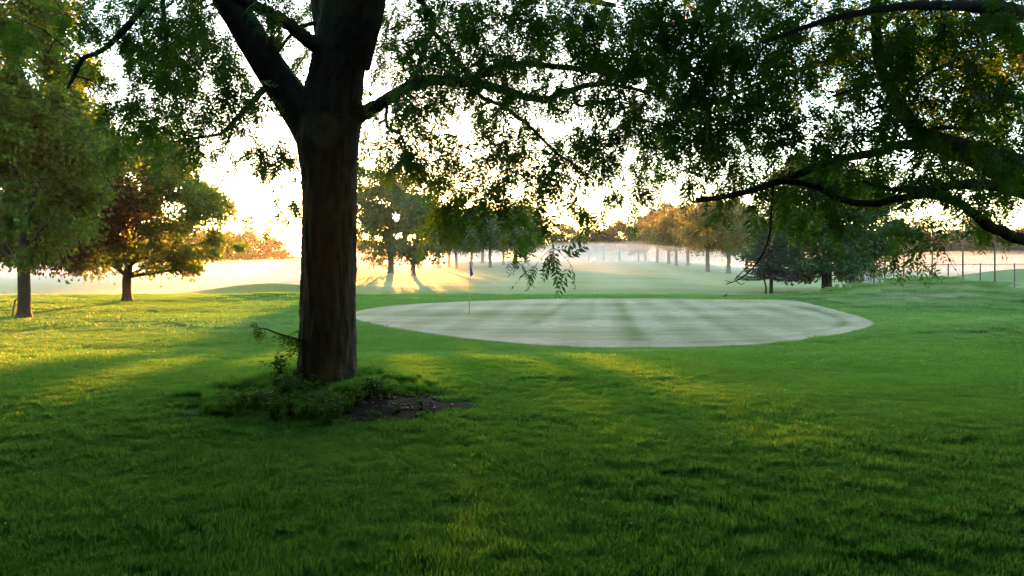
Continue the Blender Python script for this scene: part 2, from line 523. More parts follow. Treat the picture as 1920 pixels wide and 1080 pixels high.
HOLE = ground_hit(338, 782)
A, Rr = np.meshgrid(np.linspace(0, 2 * math.pi, 40, endpoint=False), np.linspace(0.03, 1, 8))
hr = .17 + .03 * np.sin(3 * A + 1)
X = HOLE[0] + np.cos(A) * hr * Rr * 1.25; Y = HOLE[1] + np.sin(A) * hr * Rr
Z = ground(X, Y) + 0.012 - 0.02 * sm(.7, 1, Rr) + .006 * wob(X, Y, .06, 2)
jj, ii = np.meshgrid(np.arange(7), np.arange(40), indexing='ij')
q = jj * 40 + ii; q2 = jj * 40 + (ii + 1) % 40
me = new_mesh("bare_spot", np.stack([X, Y, Z], -1).reshape(-1, 3), np.stack([q, q2, q2 + 40, q + 40], -1).reshape(-1, 4))
tag(link("soil_spot", me, M_SOIL), kind="structure")

# ------------------------------------------------------------------ trees
def tree_crown(rs, c, rad, n_clump, n_leaf, leaf, clump=0.30, shell=0.55, droop=0.25, flat_bottom=-0.75, lump=0.18, skirt=0.0, minz=-99):
    """leaves in clumps that fill a crown; returns leaf arrays and clump centres"""
    c = np.array(c, float); rad = np.array(rad, float)
    C = []
    while len(C) < n_clump:
        v = unit(rs.normal(size=3)); 
        if v[2] < flat_bottom: continue
        k = rs.uniform(shell, 1.0) ** 0.7
        k *= 1 + lump * math.sin(3.1 * v[0] + 5 * v[2] + rs.uniform(-.6, .6)) + rs.normal() * 0.06
        v = v * k
        if v[2] < 0: v[:2] *= 1 + skirt * min(1, -v[2])
        if (c + v * rad)[2] < minz: continue
        C.append(v)
    C = np.array(C)
    per = max(1, n_leaf // n_clump)
    idx = np.repeat(np.arange(n_clump), per)
    w = rs.uniform(0.6, 1.35, n_clump)[idx]
    off = rs.normal(size=(len(idx), 3)) * np.array([1, 1, 0.62]) * clump * w[:, None] * 0.55
    P = c + (C[idx] + off) * rad
    out = unit((C[idx] + off * 1.3))
    nrm = unit(rs.normal(size=P.shape) * 0.65 + np.array([0, 0, 0.9]) + out * 0.5)
    d = unit(out + rs.normal(size=P.shape) * 0.9 + np.array([0, 0, -droop]))
    s = leaf * rs.uniform(0.6, 1.25, len(P))
    v, f = leaf_quads(P, d, nrm, s, s * rs.uniform(0.5, 0.8, len(P)))
    tone = np.clip(rs.uniform(0.0, 1, n_clump)[idx] * 0.55 + rs.uniform(0, 0.45, len(P)), 0, 1)
    return v, f, tone, c + C * rad


def open_gap(v, tone, pts, r):
    """leave small open gaps in a crown: drop the leaves near the given lines (point, direction)"""
    q = v.reshape(-1, 4, 3); c = q.mean(1); keep = np.ones(len(c), bool)
    for p, dr, rr in pts:
        w = c - np.array(p); w = w - (w @ np.array(dr))[:, None] * np.array(dr)
        if rr > 0: w = w * np.array([1.0, 1.0, 1.35])
        keep &= np.linalg.norm(w, axis=1) > abs(rr) * r * (1 + .3 * np.sin(7 * np.arctan2(w[:, 2], w[:, 0]) + rr * 40)) * (1 if rr < 0 else RS.uniform(.35, 1.35, len(w)))
    q = q[keep]
    return q.reshape(-1, 3), np.arange(len(q) * 4).reshape(-1, 4), tone[keep]


def crown_mesh(name, v, f, tone):
    me = new_mesh(name, v, f, smooth=False)
    add_attr(me, "rnd", tone, 'FACE')
    return me


def make_tree_meshes(seed, H, rx, ry, rz, cz, off=(0, 0), trunk_r=0.3, n_clump=90, n_leaf=9000, leaf=0.3, lean=0.0, flare=1.5,
                     n_limb=14, clump=0.30, shell=0.5, flat=-0.75, droop=.25, fork=None, sides=10, gaps=None, skirt=0.0, minz=0.0):
    """trunk and crown around a foot at the origin"""
    rs = np.random.RandomState(seed)
    v, f, tone, C = tree_crown(rs, (off[0], off[1], cz), (rx, ry, rz), n_clump, n_leaf, leaf, clump, shell, droop, flat, skirt=skirt, minz=minz)
    if gaps: v, f, tone = open_gap(v, tone, gaps, 1.0)
    cm = crown_mesh("crown", v, f, tone)
    top = np.array([off[0] * 0.8 + lean * 0.3, off[1] * 0.8, cz + rz * 0.55])
    base = [(0, 0, -0.3, trunk_r * flare), (0, 0, 0.06, trunk_r * flare * 0.92), (0.0, 0, 0.35, trunk_r * 1.06), (lean * 0.05, 0, 1.2, trunk_r),
            (lean * 0.16 + off[0] * 0.12, off[1] * 0.12, max(2.0, cz - rz * 0.62), trunk_r * 0.86), (off[0] * .5 + lean * .2, off[1] * .5, cz, trunk_r * 0.5), (*top, trunk_r * 0.12)]
    sp = spline(base, 26)
    sp[:, 0] += 0.04 * np.sin(sp[:, 2] * 1.3 + seed) * sm(1, 3, sp[:, 2]); 
    lines = [(sp[:, :3], np.maximum(sp[:, 3], 0.012))]
    sel = rs.permutation(len(C))[:n_limb]
    for k in sel:
        tgt = C[k]
        zs = np.clip(tgt[2] - rs.uniform(0.25, 0.6) * rz, cz - rz * 0.9, top[2] - 0.1)
        zs = max(zs, 1.3)
        a = sp[np.argmin(abs(sp[:, 2] - zs))]
        mid = a[:3] * 0.45 + tgt * 0.55 + np.array([0, 0, 0.12 * rz * rs.uniform(-.4, 1)])
        r0 = a[3] * rs.uniform(0.35, 0.55)
        s2 = spline([(*a[:3], r0), (*mid, r0 * 0.6), (*tgt, r0 * 0.2)], 8)
        lines.append((s2[:, :3], np.maximum(s2[:, 3], 0.01)))
        for _ in range(2):
            t2 = C[rs.randint(len(C))]
            if np.linalg.norm(t2 - mid) < max(rx, rz) * 0.9:
                s3 = spline([(*mid, r0 * .5), (*(mid * .5 + t2 * .5 + rs.normal(size=3) * .1), r0 * .3), (*t2, r0 * .1)], 6)
                lines.append((s3[:, :3], np.maximum(s3[:, 3], 0.008)))
    if fork:
        for ln in fork:
            s2 = spline(ln, 10); lines.append((s2[:, :3], np.maximum(s2[:, 3], 0.01)))
    tv, tf = tubes(lines[:1], sides)
    bv, bf = tubes(lines[1:], 6)
    tm = new_mesh("trunk", np.concatenate([tv, bv]), np.concatenate([tf, bf + len(tv)]))
    return tm, cm


def place_tree(name, meshes, px, d, label, leafm, barkm, rot=0.0, scale=1.0, cat="tree", group=None, x=None):
    x = (px - 960) / F * d if x is None else x
    root = empty(name, (x, d, float(ground(x, d))), label, cat, group)
    root.rotation_euler[2] = rot
    root.scale = (scale,) * 3 if not isinstance(scale, tuple) else scale
    for nm, me, m in (("trunk", meshes[0], barkm), ("crown", meshes[1], leafm)):
        o = link(nm, me, None, root)
        if not len(me.materials): me.materials.append(m)
        o.material_slots[0].link = 'OBJECT'; o.material_slots[0].material = m
    return root


# --- the three trees on the left
t1 = make_tree_meshes(11, 14, 3.0, 3.6, 6.3, 7.6, off=(-0.95, 0.2), trunk_r=0.205, n_clump=190, n_leaf=80000, leaf=0.19, n_limb=22, clump=0.145, shell=0.66, flat=-0.99, skirt=0.8, minz=2.1)
place_tree("maple_tree", t1, 45, 27.0, "tall green maple with gold-lit edge, at the left edge of the lawn", M_MAPLE, M_BARK2)
t2 = make_tree_meshes(12, 11, 3.9, 3.4, 4.4, 5.0, off=(1.25, 0.0), trunk_r=0.22, n_clump=230, n_leaf=52000, leaf=0.20, n_limb=22, clump=0.155, shell=0.5, flat=-0.99, droop=.5, skirt=0.6, minz=1.6,
                      fork=[[(0.02, 0, 1.9, .13), (.6, -.1, 2.15, .11), (1.2, -.2, 2.6, .09), (1.6, -.2, 3.4, .06), (1.9, -.1, 4.6, .03)]])
place_tree("maple_tree", t2, 238, 38.8, "low-branched maple glowing orange beside the bright mist, left of the big trunk", M_MAPLE, M_BARK2)
t3 = make_tree_meshes(13, 9, 3.3, 3.0, 4.5, 5.5, off=(1.6, 0.3), trunk_r=0.17, n_clump=170, n_leaf=42000, leaf=0.20, n_limb=12, clump=0.2, shell=0.4, flat=-0.99, droop=.4, skirt=0.6, minz=2.1)
place_tree("purple_maple_tree", t3, 46, 34.0, "dark reddish-purple tree between the two green maples on the left", M_RED, M_BARK2)

# --- the trees across the fairway
def sun_gaps(px, d, sc_=1.0):
    """openings in a crown that let the low sun through to the eye and to spots on the lawn"""
    bx = (px - 960) / F * d; b = np.array([bx, d, float(ground(bx, d))])
    sd = np.array(SUN_DIR)
    g = [((np.array([0, 0, EYE]) - b) / sc_, sd, -.55 / sc_)]
    for x0, y0, r0 in [(-1.9, 12.5, .5), (-1.0, 10.0, .4), (-.5, 14.0, .6), (.3, 11.8, .5), (.9, 9.2, .4), (1.3, 13.6, .6), (2.0, 11.2, .5), (2.9, 14.6, .6), (3.1, 9.6, .4), (3.9, 12.6, .6), (4.6, 15.0, .6), (5.2, 10.8, .5), (-4.6, 14.0, .55), (-5.8, 12.0, .6), (6.4, 13.4, .6)]:
        g.append(((np.array([x0, y0, float(ground(x0, y0)) + .05]) - b) / sc_, sd, 1.4 * r0 / sc_))
    return g
A1 = make_tree_meshes(21, 13, 5.0, 5.0, 6.5, 7.6, trunk_r=0.40, n_clump=170, n_leaf=24000, leaf=0.42, n_limb=16, clump=0.22, shell=0.3, flat=-0.97, droop=.5, gaps=sun_gaps(733, 95), minz=1.6, skirt=.2)
B1 = make_tree_meshes(22, 10, 3.6, 3.6, 3.9, 6.0, trunk_r=0.26, lean=0.9, n_clump=110, n_leaf=10000, leaf=0.36, n_limb=14, clump=0.25, shell=0.4)
B2 = make_tree_meshes(23, 10, 4.0, 3.8, 3.7, 5.8, trunk_r=0.24, lean=-0.8, n_clump=110, n_leaf=10000, leaf=0.36, n_limb=14, clump=0.25, shell=0.4)
B3 = make_tree_meshes(24, 12, 4.8, 4.6, 5.2, 7.4, trunk_r=0.33, lean=0.3, n_clump=130, n_leaf=12000, leaf=0.42, n_limb=14, clump=0.24, shell=0.4)
B5 = make_tree_meshes(26, 10, 2.9, 3.0, 4.7, 5.6, off=(1.35, 0), trunk_r=0.27, n_clump=110, n_leaf=10000, leaf=0.36, n_limb=14, clump=0.25, shell=0.4, flat=-.95, skirt=.4, minz=1.2, gaps=sun_gaps(775, 84, .95))
B4 = make_tree_meshes(25, 6, 2.2, 2.2, 2.3, 3.4, trunk_r=0.16, n_clump=70, n_leaf=5000, leaf=0.32, n_limb=9, clump=0.28, shell=0.35)

place_tree("lawn_tree", A1, 733, 95, "backlit tree right of the big trunk with the low sun shining through it", M_MID, M_BARK2)
place_tree("lawn_tree", B5, 775, 84, "dark tree standing just right of the sunlit tree", M_DEEP, M_BARK2, 0.0, 0.95)
GL = "grove left of the fairway"
for px, d, pr, rot, s, lab, lm in [
    (822, 122, B1, 0.3, 0.95, "leaning tree at the left end of the misty grove", M_MID),
    (842, 130, B2, 1.4, 1.0, "slanting trunk tree just left of the blue flag", M_MID),
    (856, 117, B1, 2.9, 0.86, "slender tree leaning inwards closest left of the blue flag", M_DEEP),
    (884, 140, B2, 4.0, 1.05, "misty tree directly behind the blue flag", M_DEEP),
    (919, 126, B3, 2.0, 0.86, "broad grey-green tree just right of the blue flag", M_DEEP),
    (905, 172, B3, 5.0, 1.12, "far tall tree added behind the grove and the blue flag to shade the mist", M_DEEP),  # back row added behind the grove to keep sun off the centre mist
    (985, 170, B3, 1.6, 1.10, "far tree of the misty grove at its right, behind the rounded one", M_MID),  # also of the added back row that shades the mist
    (944, 150, B2, 0.4, 1.05, "farther tree between the two stout trees of the misty grove", M_DEEP),
    (967, 122, B3, 3.6, 0.86, "rounded grey-green tree at the right end of the misty grove", M_MID)]:
    place_tree("grove_tree", pr, px, d, lab, lm, M_BARK2, rot, s, group=GL)
GF = "trees at the far end of the fairway"
for px, d, pr, rot, s, lab, lm in [
    (1066, 235, B2, 0.0, 1.3, "golden tree at the left of the fairway's far end", M_GOLD),
    (1104, 262, B3, 1.0, 1.05, "orange hazy tree second from the left at the fairway's far end", M_GOLD),
    (1132, 245, B1, 2.0, 1.15, "low hazy tree in the middle of the fairway's far end", M_WOODS),
    (1162, 225, B3, 3.0, 1.05, "tall hazy tree with bare trunk right of the fairway's far end", M_WOODS),
    (1197, 200, B4, 1.0, 1.3, "small misty tree standing in front of the far fairway trees", M_DEEP),
    (1210, 240, B3, 4.2, 1.20, "broad hazy tree behind the small one at the far end", M_WOODS)]:
    place_tree("far_fairway_tree", pr, px, d, lab, lm, M_BARK2, rot, s, group=GF)
GR = "row of trees right of the fairway"
for px, d, pr, rot, s, lab, lm in [
    (1232, 178, B1, 0.2, 1.35, "yellow-green tree first in the row right of the fairway", M_GOLD),
    (1254, 165, B2, 1.1, 1.45, "golden-topped tree second in the row right of the fairway", M_GOLD),
    (1268, 150, B3, 2.2, 0.95, "green tree third in the row right of the fairway", M_MID),
    (1290, 160, B3, 3.1, 1.10, "misty tree fourth in the row right of the fairway", M_DEEP),
    (1327, 118, B3, 4.0, 0.98, "tall misty tree with thick grey trunk right of the fairway", M_MID),
    (1366, 122, B3, 5.2, 1.05, "tall misty tree nearest behind the spruce", M_MID),
    (1400, 150, B3, 0.8, 1.10, "dim tree in the mist behind the spruce", M_DEEP)]:
    place_tree("row_tree", pr, px, d, lab, lm, M_BARK2, rot, s, group=GR)

C1 = make_tree_meshes(31, 9, 4.1, 3.8, 4.3, 5.1, off=(0.0, 0), trunk_r=0.34, n_clump=300, n_leaf=64000, leaf=0.24, n_limb=16, clump=0.17, shell=0.5, flat=-0.97, flare=1.6, droop=.5, skirt=0.65, minz=1.0)
place_tree("round_tree", C1, 1550, 51, "stout dark green round tree beside the spruce, left of the fence", M_DEEP, M_BARK2)

# --- the spruce
rs = np.random.RandomState(41)
root_x = (1446 - 960) / F * 47
spr = empty("spruce_tree", (root_x, 47, float(ground(root_x, 47))), "grey-green spruce with two thin stems right of the fairway", "tree")
P, D, N_, S = [], [], [], []
lines = [(np.array([(0, 0, -.2), (0, 0, 1.0), (0.05, 0, 3.0), (0, 0, 5.6)]), np.array([.13, .11, .07, .01]))]
for k in range(150):
    z = 1.1 + 4.4 * (k / 150.0) ** 1.1
    R = 2.15 * (1 - ((z - 1.1) / 4.7)) ** 0.85 * rs.uniform(0.72, 1.08)
    a = k * 2.39996 + rs.uniform(-.3, .3)
    dirn = np.array([math.cos(a), math.sin(a), 0])
    t = np.linspace(0, 1, 7)[:, None]
    pts = np.array([0, 0, z]) + dirn * R * t + np.array([0, 0, 1]) * (-0.32 * R * t + 0.26 * R * t ** 2.5)
    lines.append((pts, np.linspace(.022, .005, 7)))
    n = int(60 * max(R, 0.3))
    tt = rs.uniform(0.15, 1.02, n)
    base = np.stack([np.interp(tt, t[:, 0], pts[:, m]) for m in range(3)], 1)
    side = np.array([-dirn[1], dirn[0], 0])
    sg = np.where(rs.uniform(size=n) < .5, -1, 1)
    dd = unit(dirn * 0.8 + side * sg[:, None] * rs.uniform(0.2, 1.1, n)[:, None] + np.array([0, 0, -.28]) + rs.normal(size=(n, 3)) * .12)
    P.append(base); D.append(dd); N_.append(np.tile([0, 0, 1.0], (n, 1)) + rs.normal(size=(n, 3)) * .5); S.append(rs.uniform(.14, .34, n) * (1.15 - .5 * tt))
P, D, N_, S = map(np.concatenate, (P, D, N_, S))
v, f = leaf_quads(P, D, N_, S, S * 0.32)
link("crown", crown_mesh("crown", v, f, rs.uniform(0, 1, len(P))), M_SPRUCE, spr)
tv, tf = tubes(lines, 7)
link("trunk", new_mesh("trunk", tv, tf), M_BARK2, spr)
tv, tf = tubes([(np.array([(-.36, -.1, -.2), (-.38, -.1, .5), (-.50, -.05, 1.1), (-.56, 0, 1.9)]), np.array([.075, .06, .05, .03]))], 8)
link("side_stem", new_mesh("side_stem", tv, tf), M_BARK2, spr)

# --- woods far behind, each read as one mass
def far_wood(name, label, spots, seed, leafm):
    rs = np.random.RandomState(seed)
    V, Fc, T, off, tl = [], [], [], 0, []
    for (px, d, H, R) in spots:
        x = (px - 960) / F * d; g = float(ground(x, d))
        v, f, tone, C = tree_crown(rs, (x, d, g + H * .55), (R, R * 0.8, H * .48), 40, 2600, 1.0, 0.30, 0.25, .3, -0.97, skirt=.5)
        V.append(v); Fc.append(f + off); T.append(tone); off += len(v)
        tl.append((np.array([(x, d, g - .5), (x + rs.uniform(-.3, .3), d, g + H * .3), (x, d, g + H * .7)]), np.array([.3, .24, .1])))
    me = crown_mesh(name, np.concatenate(V), np.concatenate(Fc), np.concatenate(T))
    o = link(name, me, leafm)
    tag(o, label, "woods", kind="stuff")
    tv, tf = tubes(tl, 6)
    link("trunks", new_mesh("trunks", tv, tf), M_BARK2, o)["kind"] = "stuff"

rs = np.random.RandomState(5)
far_wood("far_wood", "hazy orange wood across the bright mist on the left", [(px, 255 + rs.uniform(-18, 18), (13.5 + rs.uniform(-2, 2.5) + (2 if px < 450 else 0)) * (1.0 if px < 520 else 0.5), (6.5 + rs.uniform(-1, 1.5)) * (1.0 if px < 520 else .7)) for px in range(-60, 760, 27)], 51, M_WOODS)
far_wood("far_wood", "hazy wood behind the fence on the right", [(px, 240 + rs.uniform(-14, 14), 13.5 + rs.uniform(-1.5, 2.0), 6 + rs.uniform(-1, 1.5)) for px in range(1440, 2010, 24)], 52, M_WOODS)
far_wood("far_wood", "pale hazy wood behind the far end of the fairway", [(px, 330 + rs.uniform(-14, 14), (20 if px < 1035 else 14) + rs.uniform(-2, 2.0), 7 + rs.uniform(-1, 1.5)) for px in range(806, 1430, 24)], 53, M_WOODS)  # left part, hidden behind the grove, is raised to shade the mist

# unseen trees added behind the viewer to darken the trunk and near lawn
rs = np.random.RandomState(55)
belt = [(-15, 9), (-13.5, 3.5), (-10.5, -2.5), (-6, -6.5), (0, -8), (6, -7), (11, -3.5)]
V, Fc, T, off, tl = [], [], [], 0, []
for (x, y) in belt:
    g = float(ground(x, y)); R_ = rs.uniform(4.4, 5.0); H_ = rs.uniform(12, 15)
    v, f, tone, C = tree_crown(rs, (x, y, g + H_ * .5), (R_, R_, H_ * .5), 150, 10500, .5, .24, .3, .3, -.99, skirt=.7)
    far_ = v.reshape(-1, 4, 3).mean(1)
    seen = (far_[:, 1] > 0) & (np.abs(far_[:, 0]) < far_[:, 1] * .78 + .5)
    v = v.reshape(-1, 4, 3)[~seen].reshape(-1, 3); tone = tone[~seen]; f = np.arange(len(v)).reshape(-1, 4)
    V.append(v); Fc.append(f + off); T.append(tone); off += len(v)
    tl.append((np.array([(x, y, g - .3), (x, y, g + H_ * .3), (x, y, g + H_ * .8)]), np.array([.32, .26, .08])))
bo = link("added_shade_trees", crown_mesh("added_shade_trees", np.concatenate(V), np.concatenate(Fc), np.concatenate(T)), M_DEEP)
tag(bo, "unseen trees added behind the viewer to shade the foreground", "woods", kind="stuff")
tv, tf = tubes(tl, 10)
link("trunks", new_mesh("trunks", tv, tf), M_BARK2, bo)["kind"] = "stuff"

# ------------------------------------------------------------------ the two honey locusts overhead
LEAFLETS = 13
def compound_leaves(rs, base, dirs, length, n_pair=7, lw=0.30):
    """pinnate leaves: pairs of leaflets along a drooping rachis"""
    n = len(base)
    dirs = unit(dirs)
    nrm = unit(np.tile([0, 0, 1.0], (n, 1)) + rs.normal(size=(n, 3)) * 0.55)
    side = unit(np.cross(dirs, nrm)); up = np.cross(side, dirs)
    V = []
    for k in range(n_pair):
        t = 0.16 + 0.84 * k / (n_pair - 1)
        pos = base + dirs * (length * t)[:, None] + np.array([0, 0, -1.0]) * (length * 0.28 * t * t)[:, None]
        prof = (0.62 + 0.5 * math.sin(math.pi * min(1, t * 1.05))) * 0.34
        for s in (-1, 1):
            ll = length * prof * rs.uniform(0.8, 1.15, n)
            dl = unit(side * s + dirs * (0.45 + 0.25 * rs.uniform(size=n))[:, None] + rs.normal(size=(n, 3)) * 0.16 + np.array([0, 0, -.22]))
            un = unit(up + rs.normal(size=(n, 3)) * 0.35)
            v, _ = leaf_quads(pos, dl, un, ll, ll * lw, 0.05)
            V.append(v.reshape(n, 4, 3))
    # thin rachis
    tip = base + dirs * length[:, None] + np.array([0, 0, -1.0]) * (length * 0.28)[:, None]
    w = side * 0.0022
    V.append(np.stack([base - w, base + w, tip + w * .5, tip - w * .5], 1))
    V = np.stack(V, 1)                                   # n, leaflets, 4, 3
    m = V.shape[1]
    tone = np.clip(np.repeat(rs.uniform(0, .75, n), m) + rs.uniform(0, .25, n * m), 0, 1)
    return V.reshape(-1, 3), tone


DENS = """
224674523586786799768999
125775413587886789789999
013776314456666799778999
002665313454434798665689
002664213554334798644678
001443214545455676544557
000111313555355555444556
000000201365234224443334
000000100042221001210322
000000000000200000000200
"""
DROWS = [r for r in DENS.strip().split("\n")]


def foliage_clusters(rs, rows, y0, dy, dx, x0, k, sel):
    out = []
    for ri, r in enumerate(rows):
        for ci, ch in enumerate(r):
            n = int(ch) * k
            n = int(n) + (rs.uniform() < n - int(n))
            for _ in range(n):
                px = x0 + (ci + rs.uniform()) * dx; py = y0 + (ri + rs.uniform()) * dy
                if sel(px, py, rs): out.append((px, py))
    return out


def grow_locust(root, skeleton, clusters, seed, leafm, barkm, leaf_len, per, upper=()):
    """skeleton: list of (points+radius arrays); clusters: 3-D spots that twigs reach for"""
    rs = np.random.RandomState(seed)
    base = np.array(root.location)
    nodes, nrad = [], []
    for s in skeleton:
        nodes.append(s[:, :3]); nrad.append(s[:, 3])
    nodes = np.concatenate(nodes); nrad = np.concatenate(nrad)
    ok = nrad < 0.12
    nodes, nrad = nodes[ok], nrad[ok]
    cl = np.array(clusters)
    d0 = np.array([np.min(np.linalg.norm(nodes - c, axis=1)) for c in cl])
    cl = cl[np.argsort(d0)]
    buf = np.zeros((len(nodes) + len(cl) * 6, 3)); br = np.zeros(len(buf)); m = len(nodes)
    buf[:m] = nodes; br[:m] = nrad
    lines, LB, LD = [], [], []
    for c in cl:
        dd = np.linalg.norm(buf[:m] - c, axis=1) + 0.15 * np.maximum(0, c[2] - buf[:m, 2]) 
        k = int(np.argmin(dd)); a = buf[k]; r0 = min(br[k] * 0.75, 0.0055 + 0.005 * dd[k] ** 0.8)
        ln = np.linalg.norm(c - a)
        if ln < 0.05: continue
        mid1 = a + (c - a) * 0.35 + rs.normal(size=3) * 0.09 * ln + np.array([0, 0, 0.10 * ln])
        mid2 = a + (c - a) * 0.70 + rs.normal(size=3) * 0.09 * ln + np.array([0, 0, 0.06 * ln])
        s = spline([(*a, r0), (*mid1, r0 * .8), (*mid2, r0 * .6), (*c, 0.0022)], max(5, min(12, int(ln / 0.16))))
        lines.append((s[:, :3], np.maximum(s[:, 3], 0.002)))
        pick = s[1::max(1, len(s) // 5)][:6]
        buf[m:m + len(pick)] = pick[:, :3]; br[m:m + len(pick)] = pick[:, 3]; m += len(pick)
        # side shoots with leaves
        dirn = unit(c - s[max(0, len(s) - 3), :3])
        for _ in range(3):
            t = rs.uniform(0.0, 0.25)
            st = c - dirn * t * min(ln, 0.8)
            e = st + unit(dirn * .7 + rs.normal(size=3) * .8 + np.array([0, 0, -.35])) * rs.uniform(0.14, 0.34)
            sh = spline([(*st, .0028), (*((st + e) / 2 + np.array([0, 0, .02])), .002), (*e, .0014)], 4)
            lines.append((sh[:, :3], sh[:, 3]))
            n = max(2, int(per / 3 + rs.uniform(-1, 1)))
            tt = rs.uniform(0.05, 1.0, n)[:, None]
            pb = st + (e - st) * tt
            LB.append(pb)
            LD.append(unit((e - st) * 1.0 + rs.normal(size=(n, 3)) * np.linalg.norm(e - st) * 1.1 + np.array([0, 0, -.16])))
    LB = np.concatenate(LB); LD = np.concatenate(LD)
    # no sprays hang before the bare trunk and its left limb
    px_ = 960 + LB[:, 0] * F / LB[:, 1]; py_ = HZ - (LB[:, 2] - EYE) * F / LB[:, 1]
    bad = (np.abs(px_ - 617) < 78) & (py_ > 180) & (LB[:, 1] < D0 + .1)
    bad |= (np.abs(px_ - 648) < 85) & (py_ <= 180) & (LB[:, 1] < D0)
    lp = [(590, 245), (545, 185), (500, 118), (455, 45), (412, -25)]
    for a_, b_ in zip(lp[:-1], lp[1:]):
        bad |= (seg_dist(px_, py_, a_, b_) < 44) & (LB[:, 1] < D0 - .1)
    LB, LD = LB[~bad], LD[~bad]
    v, tone = compound_leaves(rs, LB - base, LD, leaf_len * rs.uniform(0.6, 1.2, len(LB)))
    if len(upper):
        up = np.repeat(np.array(upper), 30, 0)
        up = up + rs.normal(size=up.shape) * np.array([.42, .42, .28])
        ld = rs.normal(size=up.shape) * np.array([1, 1, .4]) + np.array([0, 0, -.3])
        ld = unit(ld); far_ = up + ld * .15
        py_ = HZ - (far_[:, 2] - EYE) * F / np.maximum(far_[:, 1], .05); px_ = 960 + far_[:, 0] * F / np.maximum(far_[:, 1], .05)
        ok_ = ~((far_[:, 1] > -.3) & (py_ > -120) & (np.abs(px_ - 960) < 1250)) & (np.linalg.norm(up - np.array([0, 0, EYE]), axis=1) > 1.8)
        up, ld = up[ok_], ld[ok_]
        v2, tone2 = compound_leaves(rs, up - base, ld, 0.30 * rs.uniform(.7, 1.2, len(up)), 4, .55)
        v = np.concatenate([v, v2]); tone = np.concatenate([tone, tone2])
    me = crown_mesh("crown", v, np.arange(len(v)).reshape(-1, 4), tone)
    o = link("crown", me, leafm, root)
    tv, tf = tubes(lines, 4)
    o = link("twigs", new_mesh("twigs", tv - base, tf), barkm, root); o["kind"] = "stuff"
    return len(LB)


def px_line(pts, n):
    """(px, py, depth, radius in px) -> spline of points and radii in metres"""
    q = [(*at(p[0], p[1], p[2]), p[3] / F * p[2]) for p in pts]
    return spline(q, n)


D0 = 9.3
big = empty("honey_locust_tree", (TREE_X, TREE_Y, float(ground(TREE_X, TREE_Y))), "big dark honey locust with forked trunk in the foreground", "tree")

def barky(s, sides, amp, seed, flare=None):
    """a thick limb with ridged bark; s: points and radii"""
    v, f = tubes([(s[:, :3], s[:, 3])], sides)
    n = len(s)
    v = v.reshape(n, sides, 3)
    a = np.linspace(0, 2 * math.pi, sides, endpoint=False)[None, :]
    t = np.cumsum(np.concatenate([[0], np.linalg.norm(np.diff(s[:, :3], axis=0), axis=1)]))[:, None]
    g = (np.sin(a * 11 + 2.2 * np.sin(t * 2.1 + seed) + 1.3 * np.sin(t * 5.3 + a * 2)) * .6
         + np.sin(a * 19 - 2.6 * np.sin(t * 3.7 + seed * 2) + 2) * .35 + np.sin(t * 17 + a * 7 + seed) * .22 + np.sin(a * 3 + t * 1.1 + seed) * 1.0)
    hs = np.sin(np.arange(n)[:, None] * 12.9898 + np.arange(sides)[None, :] * 78.233 + seed) * 43758.5453
    g = g + ((hs - np.floor(hs)) - .5) * .9 + np.sign(np.sin(a * 15 + 2.5 * np.sin(t * 4.3 + seed))) * np.maximum(0, np.sin(t * 11 + 3 * np.sin(a * 5))) * .45
    if flare is not None:
        g = g + flare(a, t) / amp
    c = s[:, None, :3]
    d = v - c
    v = c + d * (1 + amp * g[:, :, None] / 1.0)
    return v.reshape(-1, 3), f

